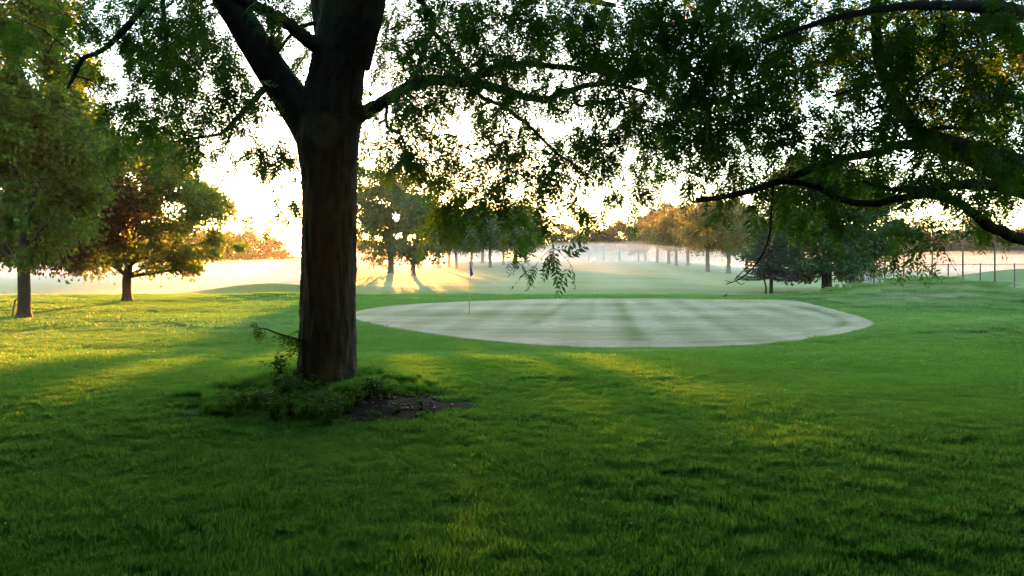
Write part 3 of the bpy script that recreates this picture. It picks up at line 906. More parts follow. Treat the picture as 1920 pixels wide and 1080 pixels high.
tr = px_line([(615, 790, D0, 68), (615, 742, D0, 63), (615, 722, D0, 58), (615, 690, D0, 53.5), (615, 640, D0, 51.5), (615, 560, D0, 50.5), (616, 450, D0, 49.5),
              (616, 340, D0, 50), (614, 270, D0, 55), (618, 215, D0, 58), (630, 150, D0 - .05, 50), (640, 90, D0 - .15, 48), (649, 20, D0 - .3, 48), (655, -60, D0 - .45, 46)], 260)
fl = lambda a, t: 0.42 * np.exp(-(t / 0.42) ** 2) * (np.maximum(0, np.sin(a * 2.5 + 0.4)) ** 1.5 - 0.2)
v, f = barky(tr, 96, 0.034, 1.0, fl)
loc = np.array(big.location)
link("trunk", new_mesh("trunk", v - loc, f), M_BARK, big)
SK = []
limbs = [
    # left limb and the stems above
    ([(600, 300, D0, 30), (580, 235, D0, 36), (545, 185, D0 - .05, 33), (500, 118, D0 - .2, 30), (455, 45, D0 - .4, 28), (412, -25, D0 - .6, 26), (350, -130, D0 - .9, 20), (270, -260, D0 - 1.2, 12)], 60, 26),
    ([(640, 130, D0 - .1, 40), (625, 40, D0 - .1, 38), (610, -60, D0, 34), (590, -220, D0 + .3, 26), (570, -420, D0 + .5, 14)], 40, 24),
    ([(655, 120, D0 - .1, 38), (680, 20, D0 - .3, 38), (705, -80, D0 - .5, 32), (760, -240, D0 - .9, 22), (820, -420, D0 - 1.2, 10)], 40, 24),
    ([(612, 100, D0 - .2, 18), (590, 82, D0 - .35, 15), (560, 62, D0 - .5, 13), (525, 35, D0 - .7, 12), (480, 12, D0 - .9, 11), (425, -12, D0 - 1.2, 9), (350, -60, D0 - 1.6, 6)], 30, 12),
    # right limb
    ([(640, 240, D0, 20), (672, 218, D0, 16), (705, 201, D0 - .1, 12.5), (750, 171, D0 - .25, 11.5), (795, 154, D0 - .4, 11), (845, 150, D0 - .5, 10.5), (885, 155, D0 - .6, 10),
      (940, 166, D0 - .7, 8), (985, 182, D0 - .75, 7), (1025, 185, D0 - .8, 6.5), (1062, 172, D0 - .8, 6), (1110, 158, D0 - .8, 5), (1155, 160, D0 - .8, 4), (1215, 172, D0 - .8, 3)], 70, 12),
    ([(884, 153, D0 - .6, 8), (908, 134, D0 - .5, 7), (955, 122, D0 - .4, 6.5), (1005, 121, D0 - .3, 6), (1055, 126, D0 - .2, 5.5), (1110, 131, D0, 5), (1150, 142, D0 + .1, 4.5),
      (1200, 143, D0 + .2, 4), (1235, 124, D0 + .2, 3.5), (1300, 104, D0 + .2, 2.5)], 50, 8),
    ([(750, 172, D0 - .25, 6), (782, 132, D0 - .3, 5.2), (794, 88, D0 - .4, 5), (812, 58, D0 - .5, 5), (807, 24, D0 - .6, 5.5), (787, 0, D0 - .7, 6), (755, -60, D0 - .8, 8), (700, -120, D0 - .6, 9)], 40, 8),
    ([(812, 58, D0 - .5, 4), (840, 95, D0 - .5, 4), (868, 130, D0 - .55, 4), (890, 152, D0 - .6, 3.5)], 14, 6),
    ([(893, 165, D0 - .6, 5), (905, 184, D0 - .7, 4.2), (942, 198, D0 - .8, 4), (968, 217, D0 - .9, 3.6), (1000, 243, D0 - 1, 3.2), (1040, 284, D0 - 1.1, 2.8), (1075, 308, D0 - 1.2, 2.2), (1100, 330, D0 - 1.25, 1.5)], 40, 6),
    ([(725, 198, D0 - .15, 3.5), (726, 238, D0 - .2, 3), (752, 254, D0 - .2, 2.4), (762, 290, D0 - .3, 1.6)], 16, 6),
    ([(1074, 170, D0 - .8, 3.2), (1083, 197, D0 - .8, 3), (1112, 194, D0 - .9, 2.6), (1165, 184, D0 - 1, 2)], 14, 6),
    ([(1025, 187, D0 - .8, 2.5), (1060, 210, D0 - .9, 2), (1090, 170, D0 - .9, 1.6)], 8, 5),
    # left, hanging boughs
    ([(498, 165, D0 - .1, 7), (470, 195, D0 - .3, 6), (440, 226, D0 - .5, 5), (415, 250, D0 - .7, 3.5), (375, 258, D0 - .9, 2.5), (325, 266, D0 - 1.1, 1.5)], 24, 8),
    ([(395, -50, D0 - .7, 10), (330, -50, D0 - 1.3, 9), (276, 2, D0 - 1.6, 7), (236, 52, D0 - 1.7, 6), (192, 94, D0 - 1.8, 5), (156, 110, D0 - 1.9, 4.5), (140, 140, D0 - 1.9, 4), (127, 165, D0 - 2, 2.5)], 44, 8),
    ([(330, -60, D0 - 1.3, 6), (306, 0, D0 - 1.3, 5), (312, 80, D0 - 1.3, 4), (312, 150, D0 - 1.3, 2.5)], 24, 6),
    ([(395, -40, D0 - .7, 7), (360, 5, D0 - 1, 5.5), (384, 62, D0 - 1.1, 4.5), (372, 130, D0 - 1.2, 2.5)], 26, 6),
    ([(600, 40, D0 - .2, 5), (556, 56, D0 - .3, 4), (520, 96, D0 - .3, 3)], 12, 6),
    # boughs overhead and towards the eye
    ([(700, -80, D0 - .5, 16), (800, -150, D0 - 1.8, 12), (960, -200, D0 - 3, 9), (1080, -240, D0 - 4, 6)], 30, 10),
    ([(610, -60, D0 - .1, 16), (560, -170, D0 - 1.8, 12), (480, -330, D0 - 3.2, 8), (400, -560, D0 - 4.2, 5)], 30, 10),
    ([(705, -80, D0 - .5, 16), (850, -60, D0 + .6, 11), (1000, -20, D0 + 1.6, 8), (1150, 10, D0 + 2.4, 5)], 30, 10),
]
for k, (pts, n, sides) in enumerate(limbs):
    s = px_line(pts, n)
    SK.append(s)
    if sides >= 20:
        v, f = barky(s, 40, 0.03, 2.0 + k)
    else:
        s[1:-1, :3] += RS.normal(size=(n - 2, 3)) * (s[1:-1, 3:4] * 0.12)
        v, f = tubes([(s[:, :3], s[:, 3])], sides)
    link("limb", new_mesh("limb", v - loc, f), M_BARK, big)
# a burr on the left limb
s = px_line([(497, 100, D0 - .25, 20), (506, 88, D0 - .25, 20), (514, 76, D0 - .27, 15), (517, 68, D0 - .28, 6)], 10)
v, f = barky(s, 24, 0.05, 9.0)
link("burr", new_mesh("burr", v - loc, f), M_BARK, big)

def keep_main(px, py, rs):
    w = np.clip((px - 1150) / 260.0, 0, 1)
    return rs.uniform() > w
def keep_right(px, py, rs):
    return not keep_main(px, py, rs)

rs = np.random.RandomState(61)
cl2 = foliage_clusters(rs, DROWS, -16, 50, 80, 0, 1.4, keep_main)
clusters = []
for px, py in cl2:
    d = D0 + rs.uniform(-3.2, 2.6) if px > 640 else D0 + rs.uniform(-2.6, 2.2)
    if abs(px - 615) < 75 and d < D0 + 0.4: d = D0 + rs.uniform(0.5, 2.5)
    if math.hypot(px - 742, py - 408) < 60: continue
    clusters.append(at(px, py, d))
# unseen rest of the crown, made wide, dense and low to shade the foreground
upper = []
n_up = 0
while n_up < 1100:
    v_ = unit(rs.normal(size=3)); p_ = np.array([TREE_X, TREE_Y - 1.5, 7.3]) + v_ * rs.uniform(.45, 1.0) ** .5 * np.array([8.0, 10.5, 5.4])
    if p_[2] < 2.7 or np.linalg.norm(p_ - np.array([0, 0, EYE])) < 2.6: continue
    if p_[1] > 0.3 and abs(p_[0]) < 0.78 * p_[1] + 0.6:
        py = HZ - (p_[2] - EYE) * F / p_[1]
        if py > -60: continue
    upper.append(p_); n_up += 1
clusters += upper[::4]
n_leaf1 = grow_locust(big, SK, clusters, 62, M_LOCUST, M_BARK, 0.20, 18, upper)

# a leafy shoot low on the trunk's left
rs = np.random.RandomState(63)
s = px_line([(566, 640, D0 - .15, 2.5), (545, 632, D0 - .3, 2), (520, 625, D0 - .35, 1.6), (495, 616, D0 - .4, 1.2), (474, 620, D0 - .4, .8)], 14)
tv, tf = tubes([(s[:, :3], s[:, 3])], 5)
sh = link("shoot", new_mesh("shoot", tv - loc, tf), M_BARK, big)
LB = np.concatenate([np.repeat(s[1:7, :3], 4, 0), np.repeat(s[10:, :3], 3, 0)]); LD = rs.normal(size=LB.shape) * .8 + np.array([-.2, -.2, -.55])
v, tone = compound_leaves(rs, LB - loc, LD, 0.17 * rs.uniform(.7, 1.2, len(LB)), 5, .42)
link("shoot_leaves", crown_mesh("shoot_leaves", v, np.arange(len(v)).reshape(-1, 4), tone), M_WEED, sh)

# --- second locust, its trunk just outside the frame on the right
DR = 8.0
rx0 = (2230 - 960) / F * DR
rt = empty("honey_locust_tree", (rx0, DR, float(ground(rx0, DR))), "honey locust reaching in from the right edge with thick low bough", "tree")
rloc = np.array(rt.location)
tr = px_line([(2230, 800, DR, 70), (2230, 740, DR, 64), (2228, 660, DR, 56), (2220, 480, DR, 52), (2200, 300, DR, 50), (2190, 100, DR, 44), (2200, -150, DR - .2, 34), (2190, -420, DR - .4, 18)], 70)
v, f = barky(tr, 48, 0.025, 4.0, fl)
link("trunk", new_mesh("trunk", v - rloc, f), M_BARK, rt)
SK2 = []
limbs2 = [
    ([(2215, 470, DR, 46), (2120, 420, DR - .1, 42), (2010, 365, DR - .2, 38), (1925, 330, DR - .3, 33), (1860, 302, DR - .4, 27), (1800, 281, DR - .5, 22), (1748, 262, DR - .55, 18), (1716, 244, DR - .6, 14),
      (1692, 204, DR - .6, 11.5), (1670, 165, DR - .6, 10), (1650, 122, DR - .6, 9.5), (1643, 60, DR - .6, 9), (1640, 0, DR - .6, 8), (1630, -90, DR - .5, 6)], 80, 24),
    ([(1755, 266, DR - .55, 11), (1690, 273, DR - .6, 9), (1628, 289, DR - .7, 8), (1560, 302, DR - .8, 7.5), (1500, 325, DR - .9, 7), (1440, 346, DR - 1, 6), (1380, 365, DR - 1.1, 5), (1305, 374, DR - 1.2, 3)], 44, 10),
    ([(2010, 372, DR - .2, 16), (1925, 362, DR - .5, 13), (1870, 348, DR - .7, 11), (1800, 346, DR - .9, 9), (1740, 353, DR - 1, 7), (1680, 356, DR - 1.1, 5), (1620, 340, DR - 1.2, 3)], 36, 10),
    ([(2120, 500, DR - .1, 20), (2010, 478, DR - .6, 15), (1925, 452, DR - .9, 11.5), (1890, 440, DR - 1, 10.5), (1852, 421, DR - 1.1, 10), (1820, 395, DR - 1.15, 9), (1780, 373, DR - 1.2, 8), (1720, 365, DR - 1.3, 7),
      (1640, 382, DR - 1.35, 6.5), (1580, 374, DR - 1.4, 6), (1530, 350, DR - 1.45, 5.5), (1470, 342, DR - 1.5, 5), (1420, 355, DR - 1.5, 4.2), (1360, 371, DR - 1.55, 3.4), (1300, 379, DR - 1.6, 2)], 70, 10),
    ([(1690, 202, DR - .6, 5), (1650, 160, DR - .7, 4), (1610, 165, DR - .8, 3.5), (1560, 180, DR - .9, 2)], 16, 6),
    ([(1694, 205, DR - .6, 4), (1650, 200, DR - .9, 3.2), (1610, 214, DR - 1, 2)], 12, 6),
    ([(1700, 168, DR - .6, 5), (1745, 135, DR - .7, 4), (1800, 110, DR - .8, 3)], 12, 6),
    ([(1725, 252, DR - .6, 6), (1760, 240, DR - .9, 4), (1850, 245, DR - 1.2, 3)], 12, 6),
    ([(2200, 150, DR, 22), (2060, 60, DR - .6, 17), (1900, 20, DR - 1.2, 13), (1740, 10, DR - 1.8, 9), (1580, 30, DR - 2.2, 6), (1430, 80, DR - 2.5, 4)], 46, 10),
    ([(2195, 20, DR, 20), (2020, -120, DR - .8, 15), (1800, -200, DR - 1.8, 10), (1500, -230, DR - 2.6, 6), (1300, -150, DR - 3, 4)], 40, 10),
    ([(2195, 60, DR, 18), (2050, 20, DR + .9, 14), (1880, 40, DR + 1.8, 10), (1700, 90, DR + 2.4, 7), (1500, 130, DR + 2.8, 5), (1340, 190, DR + 3, 3)], 40, 8),
    ([(2195, 200, DR, 15), (2080, 170, DR + .6, 10), (1960, 180, DR + 1.2, 7), (1840, 190, DR + 1.6, 4)], 24, 8),
]
for k, (pts, n, sides) in enumerate(limbs2):
    s = px_line(pts, n)
    SK2.append(s)
    if sides >= 20:
        v, f = barky(s, 32, 0.03, 3.0 + k)
    else:
        s[1:-1, :3] += RS.normal(size=(n - 2, 3)) * (s[1:-1, 3:4] * 0.12)
        v, f = tubes([(s[:, :3], s[:, 3])], sides)
    link("limb", new_mesh("limb", v - rloc, f), M_BARK, rt)
# bare twig hanging under the bough
tw = [[(1450, 345, DR - 1.5, 2.2), (1446, 400, DR - 1.5, 2), (1443, 440, DR - 1.5, 1.8), (1430, 477, DR - 1.5, 1.6), (1407, 507, DR - 1.5, 1.4), (1385, 524, DR - 1.5, 1.2), (1361, 533, DR - 1.5, .9)],
      [(1428, 480, DR - 1.5, 1.1), (1400, 502, DR - 1.5, 1), (1376, 525, DR - 1.5, .8)], [(1383, 525, DR - 1.5, .8), (1372, 529, DR - 1.48, .7), (1360, 526, DR - 1.45, .6)],
      [(1380, 526, DR - 1.5, .8), (1388, 533, DR - 1.45, .7), (1396, 531, DR - 1.4, .6)]]
tv, tf = tubes([(s_[:, :3], s_[:, 3]) for s_ in [px_line(t_, 12) for t_ in tw]], 5)
link("bare_twig", new_mesh("bare_twig", tv - rloc, tf), M_BARK, rt)
rs = np.random.RandomState(71)
cl2 = foliage_clusters(rs, DROWS, -18, 50, 80, 0, 1.05, keep_right)
clusters = []
for px, py in cl2:
    d = DR + rs.uniform(-2.2, 2.6)
    if py > 330: d = DR + rs.uniform(-1.9, 0.4)
    clusters.append(at(px, py, d))
upper = []  # unseen part of this crown, thickened and hung low for foreground shade
n_up = 0
while n_up < 850:
    v_ = unit(rs.normal(size=3)); p_ = np.array([rx0, DR - 1.5, 6.8]) + v_ * rs.uniform(.4, 1.0) ** .5 * np.array([8.0, 10.0, 5.2])
    if p_[2] < 2.5 or np.linalg.norm(p_ - np.array([0, 0, EYE])) < 2.6: continue
    if p_[1] > 0.3 and HZ - (p_[2] - EYE) * F / p_[1] > -60 and 960 + p_[0] * F / p_[1] < 2000: continue
    upper.append(p_); n_up += 1
clusters += upper[::4]
n_leaf2 = grow_locust(rt, SK2, clusters, 72, M_LOCUST, M_BARK, 0.215, 18, upper)
print("leaves", n_leaf1, n_leaf2)

# ------------------------------------------------------------------ grass: blades in patches, set out over the lawn
def grass_patch(name, seed, size, n, h, w, lean=0.5, segs=2):
    rs = np.random.RandomState(seed)
    x = rs.uniform(-size / 2, size / 2, n); y = rs.uniform(-size / 2, size / 2, n)
    hh = h * rs.uniform(0.45, 1.15, n) * (0.85 + 0.25 * wob(x, y, size * 0.25, seed)); a = rs.uniform(0, 2 * math.pi, n); la = rs.uniform(0, 2 * math.pi, n)
    ln = hh * rs.uniform(0.1, 1.0, n) * lean
    ux, uy = np.cos(a) * w * 0.5, np.sin(a) * w * 0.5
    lx, ly = np.cos(la) * ln, np.sin(la) * ln
    z0 = -0.015
    b = np.stack([x, y, np.full(n, z0)], 1)
    u = np.stack([ux, uy, np.zeros(n)], 1) * rs.uniform(.7, 1.3, n)[:, None]
    m = b + np.stack([lx * .3, ly * .3, hh * .58 - z0], 1)
    t = b + np.stack([lx, ly, hh - z0], 1)
    V = np.stack([b - u, b + u, m + u * .85, m - u * .85, t], 1).reshape(-1, 3)
    k = np.arange(n)[:, None] * 5
    q = k + np.array([0, 1, 2, 3]); tr_ = k + np.array([3, 2, 4])
    me = new_mesh(name, V, [q, tr_], smooth=False)
    r = rs.uniform(0, 1, n)
    add_attr(me, "rnd", np.concatenate([r, r]), 'FACE')
    me.materials.append(M_GRASS)
    return me


near_v = [grass_patch("grass_patch", 100 + k, 0.5, 1700, 0.056, 0.0050) for k in range(5)]
mid_v = [grass_patch("grass_patch", 110 + k, 0.9, 1500, 0.062, 0.0085) for k in range(4)]
far_v = [grass_patch("grass_patch", 120 + k, 1.6, 900, 0.070, 0.024) for k in range(3)]
variants = near_v + mid_v + far_v
rs = np.random.RandomState(81)
pts, idx, rotz, scl = [], [], [], []


def scatter(y0, y1, step, first, count, margin, jitter=.5):
    y = y0
    while y < y1:
        half = y * 0.72 + margin
        xs = np.arange(-half, half, step) + rs.uniform(-.5, .5)
        for x in xs:
            X_, Y_ = x + rs.uniform(-jitter, jitter) * step, y + rs.uniform(-jitter, jitter) * step
            gd_ = green_dist(X_, Y_)
            if gd_ < (step * 0.75 if first else .3): continue
            a = math.atan2((Y_ - SOIL_C[1]) / .98, (X_ - SOIL_C[0]) / 1.05)
            dsoil = math.hypot((X_ - SOIL_C[0]) / 1.05, (Y_ - SOIL_C[1]) / .98) / float(soil_r(a))
            if (dsoil < 0.9 and rs.uniform() < .93) or (dsoil < 1.2 and rs.uniform() < .3): continue
            if math.hypot(X_ - TREE_X, Y_ - TREE_Y) < 0.45 or math.hypot(X_ - HOLE[0], Y_ - HOLE[1]) < .3: continue
            hol = 1.0 + 0.28 * float(wob(X_, Y_, 0.9, 4.0)) + 0.15 * float(wob(X_, Y_, 3.1, 2.0))
            pts.append((X_, Y_, float(ground(X_, Y_)))); idx.append(first + rs.randint(count)); rotz.append(rs.uniform(0, 6.283))
            s_ = rs.uniform(.9, 1.15); scl.append((s_, s_, s_ * max(.45, hol) * rs.uniform(.85, 1.15)))
        y += step

scatter(2.6, 12.0, 0.29, 0, 5, 1.5)
scatter(12.0, 23.0, 0.55, 5, 4, 1.0)
scatter(23.0, 46.0, 1.15, 9, 3, 1.0)
# longer, untrimmed tufts in the bed round the trunk
for _ in range(150):
    a = rs.uniform(0, 6.283); r_ = rs.uniform(.38, 1.5)
    X_, Y_ = TREE_X + r_ * math.cos(a) * 1.0 - .05, TREE_Y + r_ * math.sin(a) * .85 - .5
    if math.hypot(X_ - SOIL_C[0], Y_ - SOIL_C[1]) < .65 or math.hypot(X_ - TREE_X, Y_ - TREE_Y) < .42: continue
    pts.append((X_, Y_, float(ground(X_, Y_)))); idx.append(rs.randint(5)); rotz.append(rs.uniform(0, 6.283)); s_ = rs.uniform(.35, .6); scl.append((s_, s_, rs.uniform(1.5, 2.9)))
# a finer band that follows the edge of the green
ln_ = np.concatenate([[0], np.cumsum(np.linalg.norm(np.diff(np.vstack([GB, GB[:1]]), axis=0), axis=1))])
for u_ in np.arange(0, ln_[-1], 0.17):
    k = min(int(np.searchsorted(ln_, u_, side='right')) - 1, len(GB) - 1)
    for gd_ in (.20, .45, .75, 1.05):
        X_, Y_ = GB[k] + GN[k] * (gd_ + rs.uniform(-.05, .05)) + rs.uniform(-.05, .05, 2)
        if green_dist(X_, Y_) < .12: continue
        pts.append((X_, Y_, float(ground(X_, Y_)))); idx.append(rs.randint(5)); rotz.append(rs.uniform(0, 6.283)); s_ = rs.uniform(.7, .9); scl.append((s_, s_, s_ * rs.uniform(.45, .7)))
me = bpy.data.meshes.new("grass")
me.from_pydata(pts, [], [])
me.attributes.new("idx", 'INT', 'POINT').data.foreach_set("value", np.array(idx, np.int32))
a_ = me.attributes.new("rot", 'FLOAT_VECTOR', 'POINT')
a_.data.foreach_set("vector", np.array([(0, 0, r_) for r_ in rotz], np.float32).ravel())
_p = np.array(pts)
_dw = fairway_dew(_p[:, 0], _p[:, 1]) + 0.30 * np.clip(wob(_p[:, 0] * .35 - _p[:, 1] * .12, _p[:, 1], .9, 11) + .6 * wob(_p[:, 0] * .5, _p[:, 1], .45, 5), 0, 1) * sm(8, 13, _p[:, 1]) * (.55 + .45 * sm(4, 9, _p[:, 0]))
me.attributes.new("dew", 'FLOAT', 'POINT').data.foreach_set("value", np.clip(_dw, 0, .9).astype(np.float32))
a_ = me.attributes.new("scl", 'FLOAT_VECTOR', 'POINT')
a_.data.foreach_set("vector", np.array(scl, np.float32).ravel())
grass = link("grass", me, M_GRASS)
tag(grass, "mown green grass covering the lawn", "grass", kind="stuff")
nt = bpy.data.node_groups.new("grass_blades", 'GeometryNodeTree')
nt.interface.new_socket("Geometry", in_out='INPUT', socket_type='NodeSocketGeometry')
nt.interface.new_socket("Geometry", in_out='OUTPUT', socket_type='NodeSocketGeometry')
gi = nt.nodes.new("NodeGroupInput"); go = nt.nodes.new("NodeGroupOutput")
jn = nt.nodes.new("GeometryNodeJoinGeometry")
for k, vm in reversed(list(enumerate(variants))):
    src = bpy.data.objects.new("grass_patch", vm)
    oi = nt.nodes.new("GeometryNodeObjectInfo")
    oi.inputs["Object"].default_value = src
    oi.inputs["As Instance"].default_value = True
    nt.links.new(oi.outputs["Geometry"], jn.inputs[0])
ip = nt.nodes.new("GeometryNodeInstanceOnPoints")
ip.inputs["Pick Instance"].default_value = True
def named(nm, typ):
    n = nt.nodes.new("GeometryNodeInputNamedAttribute"); n.data_type = typ; n.inputs[0].default_value = nm
    return n.outputs["Attribute"]
e2r = nt.nodes.new("FunctionNodeEulerToRotation")
nt.links.new(named("rot", 'FLOAT_VECTOR'), e2r.inputs[0])
nt.links.new(gi.outputs[0], ip.inputs["Points"]); nt.links.new(jn.outputs[0], ip.inputs["Instance"])
nt.links.new(named("idx", 'INT'), ip.inputs["Instance Index"])
nt.links.new(e2r.outputs[0], ip.inputs["Rotation"]); nt.links.new(named("scl", 'FLOAT_VECTOR'), ip.inputs["Scale"])
nt.links.new(ip.outputs[0], go.inputs[0])
md = grass.modifiers.new("blades", 'NODES'); md.node_group = nt
print("grass patches", len(pts))

# ------------------------------------------------------------------ weeds round the foot of the tree
def weed_mesh(seed, h, n_stem):
    rs = np.random.RandomState(seed)
    lines, P, D = [], [], []
    for _ in range(n_stem):
        a = rs.uniform(0, 6.28); sp_ = rs.uniform(.2, .9) * h * .8
        e = np.array([math.cos(a) * sp_, math.sin(a) * sp_, h * rs.uniform(.6, 1.1)])
        s = spline([(0, 0, -.02), (*(e * .5 + np.array([0, 0, .12 * h])),), tuple(e)], 7)
        lines.append((s, np.linspace(.0035, .0015, 7)))
        for k in range(1, 7):
            for sgn in range(3):
                P.append(s[k]); b = rs.uniform(0, 6.28); D.append((math.cos(b), math.sin(b), rs.uniform(-.35, .35)))
    P = np.array(P); D = np.array(D); n = len(P)
    S = rs.uniform(.035, .085, n)
    v, f = leaf_quads(P, D, rs.normal(size=(n, 3)) * .35 + np.array([0, 0, 1]), S, S * .62)
    lm = crown_mesh("leaves", v, f, rs.uniform(0, 1, n))
    tv, tf = tubes(lines, 4)
    return new_mesh("stems", tv, tf), lm

wm = [weed_mesh(130 + k, .20 + .05 * k, 8 + k) for k in range(4)]
spots = []
rs = np.random.RandomState(91)
WEEDS = [("leafy weed against the left of the big trunk's foot", [(552, 735), (535, 748), (568, 752), (520, 738), (590, 745)]),
         ("leafy weed against the right of the big trunk's foot", [(690, 748), (672, 762), (706, 740), (725, 750)]),
         ("leafy weed in front of the big trunk's foot", [(600, 775), (630, 785), (655, 775), (575, 790), (615, 800), (545, 782)]),
         ("leafy weed in the dark patch left of the big trunk", [(500, 765), (475, 775), (450, 770), (515, 790), (430, 785)]),
         ("small weed on the bare soil right of the trunk", [(700, 790), (745, 775), (790, 770)]),
         ("taller weed left of the trunk under the leafy shoot", [(528, 712)])]
for wi, (lab, sp_) in enumerate(WEEDS):
    for k, (px, py) in enumerate(sp_):
        X_, Y_ = ground_hit(px, py)
        rank = sorted(q_[0] for q_ in sp_).index(px)
        which = ("" if len(sp_) == 1 else ("leftmost " if rank == 0 else ("rightmost " if rank == len(sp_) - 1 else ("second " if rank == 1 else ("third " if rank == 2 else ("fourth " if rank == 3 else "fifth "))))))
        lab_ = lab if not which else which + lab + ("" if which in ("leftmost ", "rightmost ") else ", counted from the left")
        r_ = empty("weed_plant", (X_, Y_, float(ground(X_, Y_))), lab_, "weed", "weeds round the big trunk's foot")
        r_.rotation_euler[2] = rs.uniform(0, 6.28)
        sc_ = rs.uniform(.6, 0.95) * (0.55 if wi == 4 else 1.0) * (1.5 if wi == 5 else 1.0); r_.scale = (sc_,) * 3
        a_, b_ = wm[rs.randint(4)]
        link("stems", a_, M_WEED, r_); link("leaves", b_, M_WEED, r_)

# chips and dead leaves on the soil
V, Fc, off = [], [], 0
for _ in range(120):
    a = rs.uniform(0, 6.28); r_ = rs.uniform(0, .9) * float(soil_r(a))
    c = np.array([SOIL_C[0] + math.cos(a) * r_, SOIL_C[1] + math.sin(a) * r_, 0]); c[2] = float(ground(c[0], c[1])) + 0.03
    s_ = rs.uniform(.008, .028); b = rs.uniform(0, 6.28); u = np.array([math.cos(b), math.sin(b), rs.uniform(-.2, .2)]) * s_; w = np.array([-math.sin(b), math.cos(b), 0]) * s_ * rs.uniform(.3, .7)
    h_ = np.array([0, 0, s_ * .25])
    V += [c - u - w - h_, c + u - w - h_, c + u + w - h_, c - u + w - h_, c - u - w * .8 + h_, c + u * .9 - w + h_, c + u + w * .8 + h_, c - u * .9 + w + h_]
    Fc += [[off + i for i in q_] for q_ in ((3, 2, 1, 0), (4, 5, 6, 7), (0, 1, 5, 4), (1, 2, 6, 5), (2, 3, 7, 6), (3, 0, 4, 7))]; off += 8
me = new_mesh("bark_chips", np.array(V), np.array(Fc), False)
tag(link("bark_chips", me, M_CHIP), "scattered bark chips on the bare soil right of the trunk", "chips", kind="stuff")

# a few fallen leaves in the grass
rl = np.random.RandomState(97)
n = 170
yy = 3.4 + 11 * rl.uniform(0, 1, n) ** 1.2; xx = rl.uniform(-1, 1, n) * yy * .72
P = np.stack([xx, yy, ground(xx, yy) + rl.uniform(.03, .055, n)], 1)
S = rl.uniform(.018, .045, n)
v, f = leaf_quads(P, rl.normal(size=(n, 3)) * np.array([1, 1, .25]), rl.normal(size=(n, 3)) * .4 + np.array([0, 0, 1]), S, S * rl.uniform(.35, .6, n), .2)
M_FALLEN = leaf_material("fallen_leaf", (0.07, 0.05, 0.015), (0.20, 0.17, 0.05), (0.15, 0.11, 0.03), 0.25)
tag(link("fallen_leaves", crown_mesh("fallen_leaves", v, f, rl.uniform(0, 1, n)), M_FALLEN), "few small fallen leaves scattered in the foreground grass", "leaves", kind="stuff")

# ------------------------------------------------------------------ flagstick
fx, fy = ground_hit(880, 591)
fl_root = empty("flagstick", (fx, fy, float(ground(fx, fy)) + .01), "golf flagstick with limp blue flag on the putting green", "flagstick")
tv, tf = tubes([(np.array([(0, 0, -.1), (0, 0, 0.0), (0, 0, .55)]), np.array([.012, .012, .012]))], 10)
link("lower_rod", new_mesh("lower_rod", tv, tf), M_ROD, fl_root)
tv, tf = tubes([(np.array([(0, 0, .55), (0, 0, 1.4), (0, 0, 2.14), (0, 0, 2.15)]), np.array([.006, .006, .006, .002]))], 10)
link("upper_rod", new_mesh("upper_rod", tv, tf), M_RODW, fl_root)
# limp flag: pleated cloth hanging down from the rod
nu, nv = 22, 16
U, Vv = np.meshgrid(np.linspace(0, 1, nu), np.linspace(0, 1, nv))
wfold = 0.045 + 0.075 * Vv ** 1.3
X = 0.010 + U * wfold + 0.02 * Vv; Y = 0.022 * np.sin(U * 15 + Vv * 1.2) * (0.5 + Vv) ; Z = 2.10 - 0.05 * U - Vv * (0.64 - 0.16 * U) 
q = (np.arange(nv - 1)[:, None] * nu + np.arange(nu - 1)[None, :]).ravel()
me = new_mesh("flag", np.stack([X, Y, Z], -1).reshape(-1, 3), np.stack([q, q + 1, q + nu + 1, q + nu], 1))
fo = link("flag", me, M_FLAG, fl_root)
so = fo.modifiers.new("cloth", 'SOLIDIFY'); so.thickness = 0.004

# ------------------------------------------------------------------ fence and net poles
fence_line = [(2010, 57.0), (1902, 58.0), (1838, 58.6), (1778, 59.4), (1720, 60.6), (1676, 63.5), (1650, 68.0), (1632, 74), (1615, 82)]
fp = []
for px, d in fence_line:
    x = (px - 960) / F * d; fp.append((x, d, float(ground(x, d))))
fence = empty("chain_link_fence", fp[4], "low chain link fence running along behind the grassy mound on the right", "fence")
floc = np.array(fp[4])
FH = 2.02
for p_ in fp:
    c = np.array(p_) - floc
    tv, tf = tubes([(np.array([c + (0, 0, -.3), c + (0, 0, FH), c + (0, 0, FH + .03)]), np.array([.052, .052, .012]))], 8)
    link("post", new_mesh("post", tv, tf), M_POLE, fence)
top = np.array(fp) - floc
tv, tf = tubes([(top + (0, 0, FH - .05), np.full(len(top), .026))], 8)
link("top_rail", new_mesh("top_rail", tv, tf), M_POLE, fence)
lines = []
for k in range(len(fp) - 1):
    a, b = np.array(fp[k]) - floc, np.array(fp[k + 1]) - floc
    n = max(4, int(np.linalg.norm(b - a) / 0.16))
    hgt = FH - .06
    for m in range(-12, n):
        for s_ in (0, 1):
            t0, t1 = m / n, (m + 12) / n
            z0, z1 = 0.02, hgt
            ca, cb = max(t0, 0), min(t1, 1)
            if cb <= ca: continue
            za = z0 + (z1 - z0) * (ca - t0) / (t1 - t0); zb = z0 + (z1 - z0) * (cb - t0) / (t1 - t0)
            if s_: za, zb = hgt + z0 - za, hgt + z0 - zb
            lines.append((np.array([a + (b - a) * ca + (0, 0, za), a + (b - a) * cb + (0, 0, zb)]), np.array([.004, .004])))
tv, tf = tubes(lines, 3)
link("wire_mesh", new_mesh("wire_mesh", tv, tf), M_WIRE, fence)["kind"] = "stuff"
